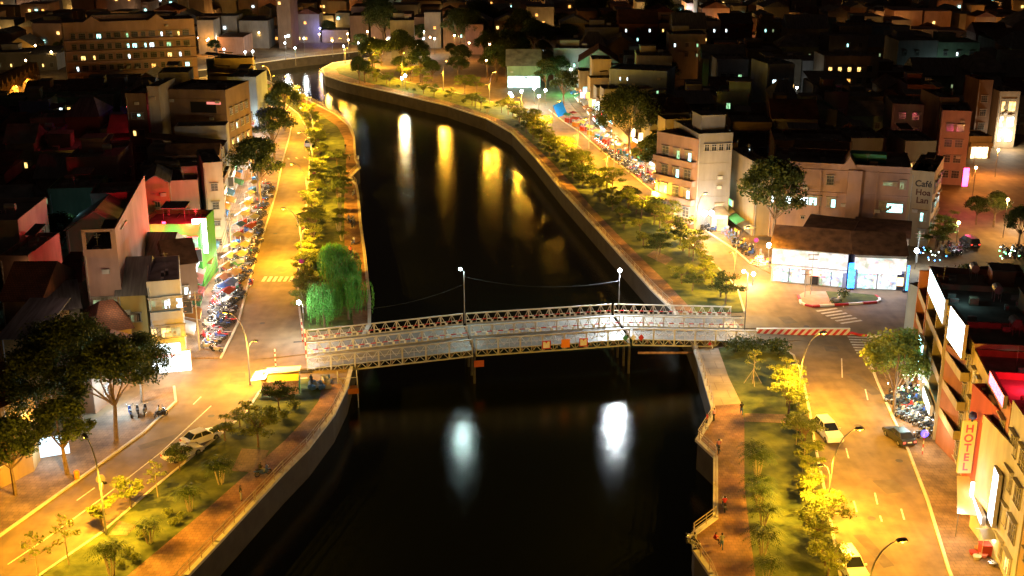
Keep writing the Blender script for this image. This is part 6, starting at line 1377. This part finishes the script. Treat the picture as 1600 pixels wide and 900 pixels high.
# ================================================================ the city blocks behind
corrL=GP([(-200,960),(-60,790),(60,715),(150,650),(268,600),(283,556),(305,462),(325,402),(345,347),(365,302),(380,232),(394,190),(404,160),(385,128),(340,120),(200,142),(-200,178)])+[(-700,G(-200,178)[1]),(-700,1500),(200,1500),(200,20),(-200,20)]
corrR=GP([(1600,960),(1560,895),(1500,785),(1455,650),(1432,560),(1600,505)])
jun=GP([(1150,395),(1205,372),(1430,378),(1480,350),(1500,245),(1505,215),(1560,215),(1640,215),(1640,520),(1420,545),(1150,545)])
corrR2=GP([(1170,545),(1205,400),(1165,368),(1110,322),(1060,290),(1020,260),(985,238),(950,210),(920,176),(895,146),(800,128),(700,110),(600,95),(570,84),(500,84),(480,93),(400,104),(340,112),(200,130),(0,150)])+[(-500,100),(100,100)]
farroad=GP([(-200,150),(200,122),(340,107),(400,99),(480,89),(560,81),(640,84),(760,100),(760,92),(640,74),(560,70),(480,77),(400,86),(340,92),(200,106),(-200,130)])
hall=GP([(760,140),(860,140),(860,95),(760,95)])
def free(x,y):
    if y>G(0,150)[1] and inpoly(x,y,farroad): return False
    if inpoly(x,y,LAND_L):
        X=None
        # left land: must be west of the shop row line and of the lower left pavement
        for (x0,y0),(x1,y1) in zip(corrL[:15],corrL[1:16]):
            if min(y0,y1)<=y<=max(y0,y1) and abs(y1-y0)>1e-6:
                X=x0+(x1-x0)*(y-y0)/(y1-y0); 
                if x>X-1.5: return False
        return X is not None or y>300 and x<-85
    if inpoly(x,y,LAND_R): return not(inpoly(x,y,corrR2) or inpoly(x,y,jun) or inpoly(x,y,hall))
    return False
c2=random.Random(77); NB=[0]
def rnd_house(x,y,w,d,h,rz,near):
    A_=(x,y); B_=(x+w*math.cos(rz),y+w*math.sin(rz)); F=foot(A_,B_,d)
    if not all(free(*p) for p in F) or collide(F): return False
    wc=c2.choice(list(WC)[:10]); rf=c2.choice(['flat','flat','flat','gable','ridge','shed','hip']); rm_=c2.choice(['concrete','tin','rusty tin','tiled']) if rf!='flat' else 'concrete'
    side='left' if x<0 and y<420 else ('right' if y<420 else 'far')
    rn={'flat':'flat roofed','gable':'gabled','ridge':'pitched roof','shed':'lean-to roofed','hip':'hip roofed'}[rf]
    o=Bld(A_,B_,h,d,wc,'%s %s house, %s floors, %s blocks'%(wc,rn,['one','one','two','three','four','five','six'][min(6,max(1,int(h/3.2)))],{'left':'left bank','right':'right bank','far':'distant'}[side]),'house','houses of the %s blocks'%side,roof=rf,roofm=rm_); HERO.append(F); NB[0]+=1
    nf=max(1,int(h/3.3)); nw=2 if w<8 else 3
    for j in range(nf):
        if not near and j<nf-2: continue
        for i in range(nw):
            k=pickl(.16 if near else .4)
            if k!='dark' or c2.random()<.6: o.win('f',.5+(w-1)*(i+.5)/nw,1.1+j*3.3,1.2,1.4,k,2)
    if near and c2.random()<.6:
        f='r' if x<0 else 'l'
        for j in range(nf-1,nf):
            for i in range(2): o.win(f,d*(.3+.4*i),1.1+j*3.3,1.0,1.3,pickl(.12),2)
    if rf=='flat' and c2.random()<.6: o.box_on_roof(w*.35,d*.7,w*.45,d*.35,2.6)
    if rf=='flat' and c2.random()<.5: o.tank(w*.7,d*.35)
    if rf=='flat' and near: clutter(o,4)
    if near and c2.random()<.6: wall_bits(o,'f',2)
    return True
def fill(y0,y1,stepy,wr,dr,hr,near,cap):
    y=y0; n=0
    while y<y1 and n<cap:
        hw=y*.50+25; x=-hw; rz0=.05
        while x<hw:
            w=c2.uniform(*wr); h=c2.uniform(*hr); d=min(c2.uniform(*dr),stepy-1.2)
            if c2.random()<.04: x+=w; continue
            rz=(.12 if x<0 else -.04)+c2.uniform(-.05,.05)
            if y>330 and x/y<-.19: h=min(h,5.5)
            if rnd_house(x,y+c2.uniform(0,.8),w-.25,d,h,rz,near): n+=1
            x+=w*(1 if c2.random()<.85 else 1.25)
        y+=stepy
    return n
fill(118,330,15.5,(5.5,10),(10,14),(6,13),True,400)
NN=NB[0]
fill(332,470,24,(9,15),(12,18),(7,15),False,max(0,int(296-NN-2)))
print('HOUSES',NN,NB[0])
# beyond: one mass of roofs
b=MB(); WB=MB(); y=475
while y<1150:
    hw=y*.5+30; x=-hw
    while x<hw:
        w=c2.uniform(6,13); d=c2.uniform(10,18); h=c2.uniform(5,15)*(1.6 if c2.random()<.06 else 1)
        F=[(x,y),(x+w,y),(x+w,y+d),(x,y+d)]
        if all(free(*p) for p in F) and not collide(F) and c2.random()<.86:
            rz=0; b.box((x+w/2,y+d/2,h/2),(w-.6,d,h),rz,c2.choice([0,1,2,3]))
            if c2.random()<.3:
                rh=w*.22; o_=len(b.v); b.add([(x,y-.3,h),(x+w-.3,y-.3,h),(x+w/2,y-.3,h+rh),(x,y+d,h),(x+w-.3,y+d,h),(x+w/2,y+d,h+rh)],[(0,1,2),(5,4,3),(0,2,5,3),(2,1,4,5)],c2.choice([4,5]))
            for i in range(int(w/3)):
                for j in range(int(h/3.3)):
                    if c2.random()<.15: b.box((x+1.5+i*3,y-.35,1.8+j*3.3),(1.0,.1,1.1),0,c2.choice([6,7,7,8,6,9,9,9]))
        x+=w+(c2.uniform(0,6) if c2.random()<.3 else .3)
    y+=21
o=b.build('distant_rooftops',[wallm('cream'),wallm('grey'),wallm('brown'),wallm('pale pink'),RM['tiled'],RM['tin'],LITC['cyan'],LITC['warm'],LITC['white'],LITC['orange']]); o['label']='mass of distant houses and lit windows filling the horizon'; o['kind']='stuff'
# trees between the houses
for i in range(520):
    y=c2.uniform(150,560); x=c2.uniform(-.5,.5)*(y+40)
    if not free(x,y): continue
    F=[(x-1,y-1),(x+1,y-1),(x+1,y+1),(x-1,y+1)]
    if collide(F): continue
    if c2.random()<.45: plant(c2.choice([PB[2],PB[0],PB[2]]),x,y,'dark tree among the houses, %s'%('left bank blocks' if x<0 and y<400 else 'right bank blocks' if y<400 else 'distant blocks'),'trees between the dark houses',c2.uniform(.6,1.0))
# trees behind the far park and on the dark field in the middle distance
for i in range(60):
    px=c2.uniform(560,1150); py=c2.uniform(52,95); x,y=G(px,py)
    if not any(abs(x-sum(p[0] for p in H)/4)<8 and abs(y-sum(p[1] for p in H)/4)<8 for H in HERO): plant(c2.choice([PB[0],PB[1],PB[2]]),x,y,'large dark tree of the grove beyond the park','grove beyond the far park',c2.uniform(.8,1.3))
# lamps of the distant streets: (picture x, y, height, colour, watts)
OR=(1,.36,.05); AM=(1,.55,.12); RD=(1,.2,.08)
far=[(15,53,AM,5000),(80,82,AM,5000),(55,72,AM,3500),(112,10,AM,8000),(140,6,AM,8000),(120,20,AM,8000),(160,12,AM,7000),(40,95,AM,3000),(250,90,AM,2000),(350,78,(.8,.9,1),9000),(383,82,WHT,9000),(395,81,WHT,7000),(445,68,WHT,14000),(446,58,WHT,8000),(461,76,(.5,.95,1),8000),(475,61,WHT,5000),(513,25,OR,6000),(519,64,AM,5000),(537,73,WHT,6000),(560,68,(.7,.9,1),5000),(574,50,AM,6000),(593,15,(.7,1,.8),5000),(605,62,AM,7000),(646,69,WHT,5000),(655,66,WHT,5000),(672,59,OR,4000),(679,61,WHT,4000),(710,56,AM,8000),(733,68,OR,6500),(760,95,OR,4000),(790,95,OR,3500),
 (812,48,AM,8000),(845,20,AM,6000),(870,8,AM,6000),(900,12,AM,7000),(918,32,WHT,4000),(920,24,(.6,1,.9),3000),(945,12,AM,7000),(975,15,AM,8000),(1027,19,AM,12000),(1040,14,AM,10000),(1055,17,WARM,14000),(1075,18,WHT,14000),(1090,21,WARM,10000),(1112,14,(1,.1,.3),8000),(1133,13,(.4,.2,1),8000),(1120,4,OR,8000),(1170,8,AM,7000),(1190,12,AM,6000),(1089,37,WHT,2500),(1212,62,RD,5500),(1262,6,WHT,6000),(1232,40,OR,7000),(1375,53,OR,6000),(1387,45,OR,6000),(1355,55,OR,5000),(1423,17,RD,4500),(1400,16,OR,5000),(1552,55,OR,5000),(1553,47,OR,5000),(1556,31,OR,5500),(1559,22,OR,5000),(1555,15,OR,4000),(1350,5,WHT,4000),(1575,40,RD,4000),(1472,114,(.6,1,.95),900),(1485,78,WHT,1200),(1315,96,AM,1400),(1130,98,OR,3500),(1105,108,OR,2500),(1150,88,OR,3500),(1245,138,WHT,600),(1268,139,WHT,600),(1367,118,AM,500),(640,8,AM,5000),(700,18,AM,6000),(540,8,(.4,.9,1),5000),(300,16,WHT,4000),(310,60,OR,4000),(330,45,OR,4000),(365,60,AM,5000),(210,48,AM,800),(20,30,OR,5000),(60,40,AM,5000),(500,45,(.3,.3,1),4000),(420,20,AM,5000),(1290,20,OR,3000),(1480,20,OR,3500),(1530,170,OR,1200),(930,55,AM,2500),(870,40,OR,4500),(765,70,OR,2500)]
cn=lambda c: 'white' if min(c)>.6 else ('orange red' if c in(OR,RD) else ('amber' if c[2]<.5 else 'coloured'))
for _ in range(190):  # further lamps strewn at random to brighten the far streets
    far.append((c2.uniform(0,1600),c2.uniform(2,64),c2.choice([AM,AM,OR,AM,OR,WARM]),c2.uniform(2500,6500)))
GL={}
for i,(px,py,c,e) in enumerate(far):
    hh=6.2; x,y=G(px,py,hh); key=cn(c)+str(c)
    if key not in GL: GL[key]=(MB().ball((0,0,6.4),.34,8,6).mesh('globe',emit('far_globe_'+key,tuple(q*.75+.25 for q in c),30)),MB().tube((0,0,0),(0,0,6.1),.09,.07,6).mesh('pole',pole_m))
    t=thing('street_lamp','%s lamp glowing among the %s'%(cn(c),'far left streets' if px<350 else 'far bank road houses' if px<650 else 'middle distance streets' if px<1000 else 'far right streets'),'street lamp',(x,y,0),0,'distant street lamps'); inst('globe',GL[key][0],t); inst('pole',GL[key][1],t)
    point((x,y,hh-.6),e*(.24 if c in(WHT,) else .38),c,.5,'far_light')
# ground lighting glow for the far bank road
for px in (345,380,420,465,510,550):
    x,y=G(px,86-(px-345)*.06,7); spot((x,y,8),12000,(1,.55,.1),.3,165)
# ---------------------------------------------------------------- labels that repeat get their rank from the bridge
from collections import defaultdict
D=defaultdict(list)
mid=P0+BX*BLEN/2
def ordn(n): return '%d%s'%(n,'th' if 10<=n%100<=20 else {1:'st',2:'nd',3:'rd'}.get(n%10,'th'))
gone=[o for o in THINGS if o['label']=='x']
for o in gone:
    for ch in list(o.children):
        bpy.data.objects.remove(ch)
    bpy.data.objects.remove(o)
THINGS=[o for o in THINGS if o not in gone]
for o in THINGS: D[o['label']].append(o)
for l,os_ in D.items():
    if len(os_)>1:
        os_.sort(key=lambda o:(o.location.x-mid.x)**2+(o.location.y-mid.y)**2)
        for i,o in enumerate(os_): o['label']=l+', '+(ordn(i+1)+' from the bridge' if i else 'closest to the bridge')
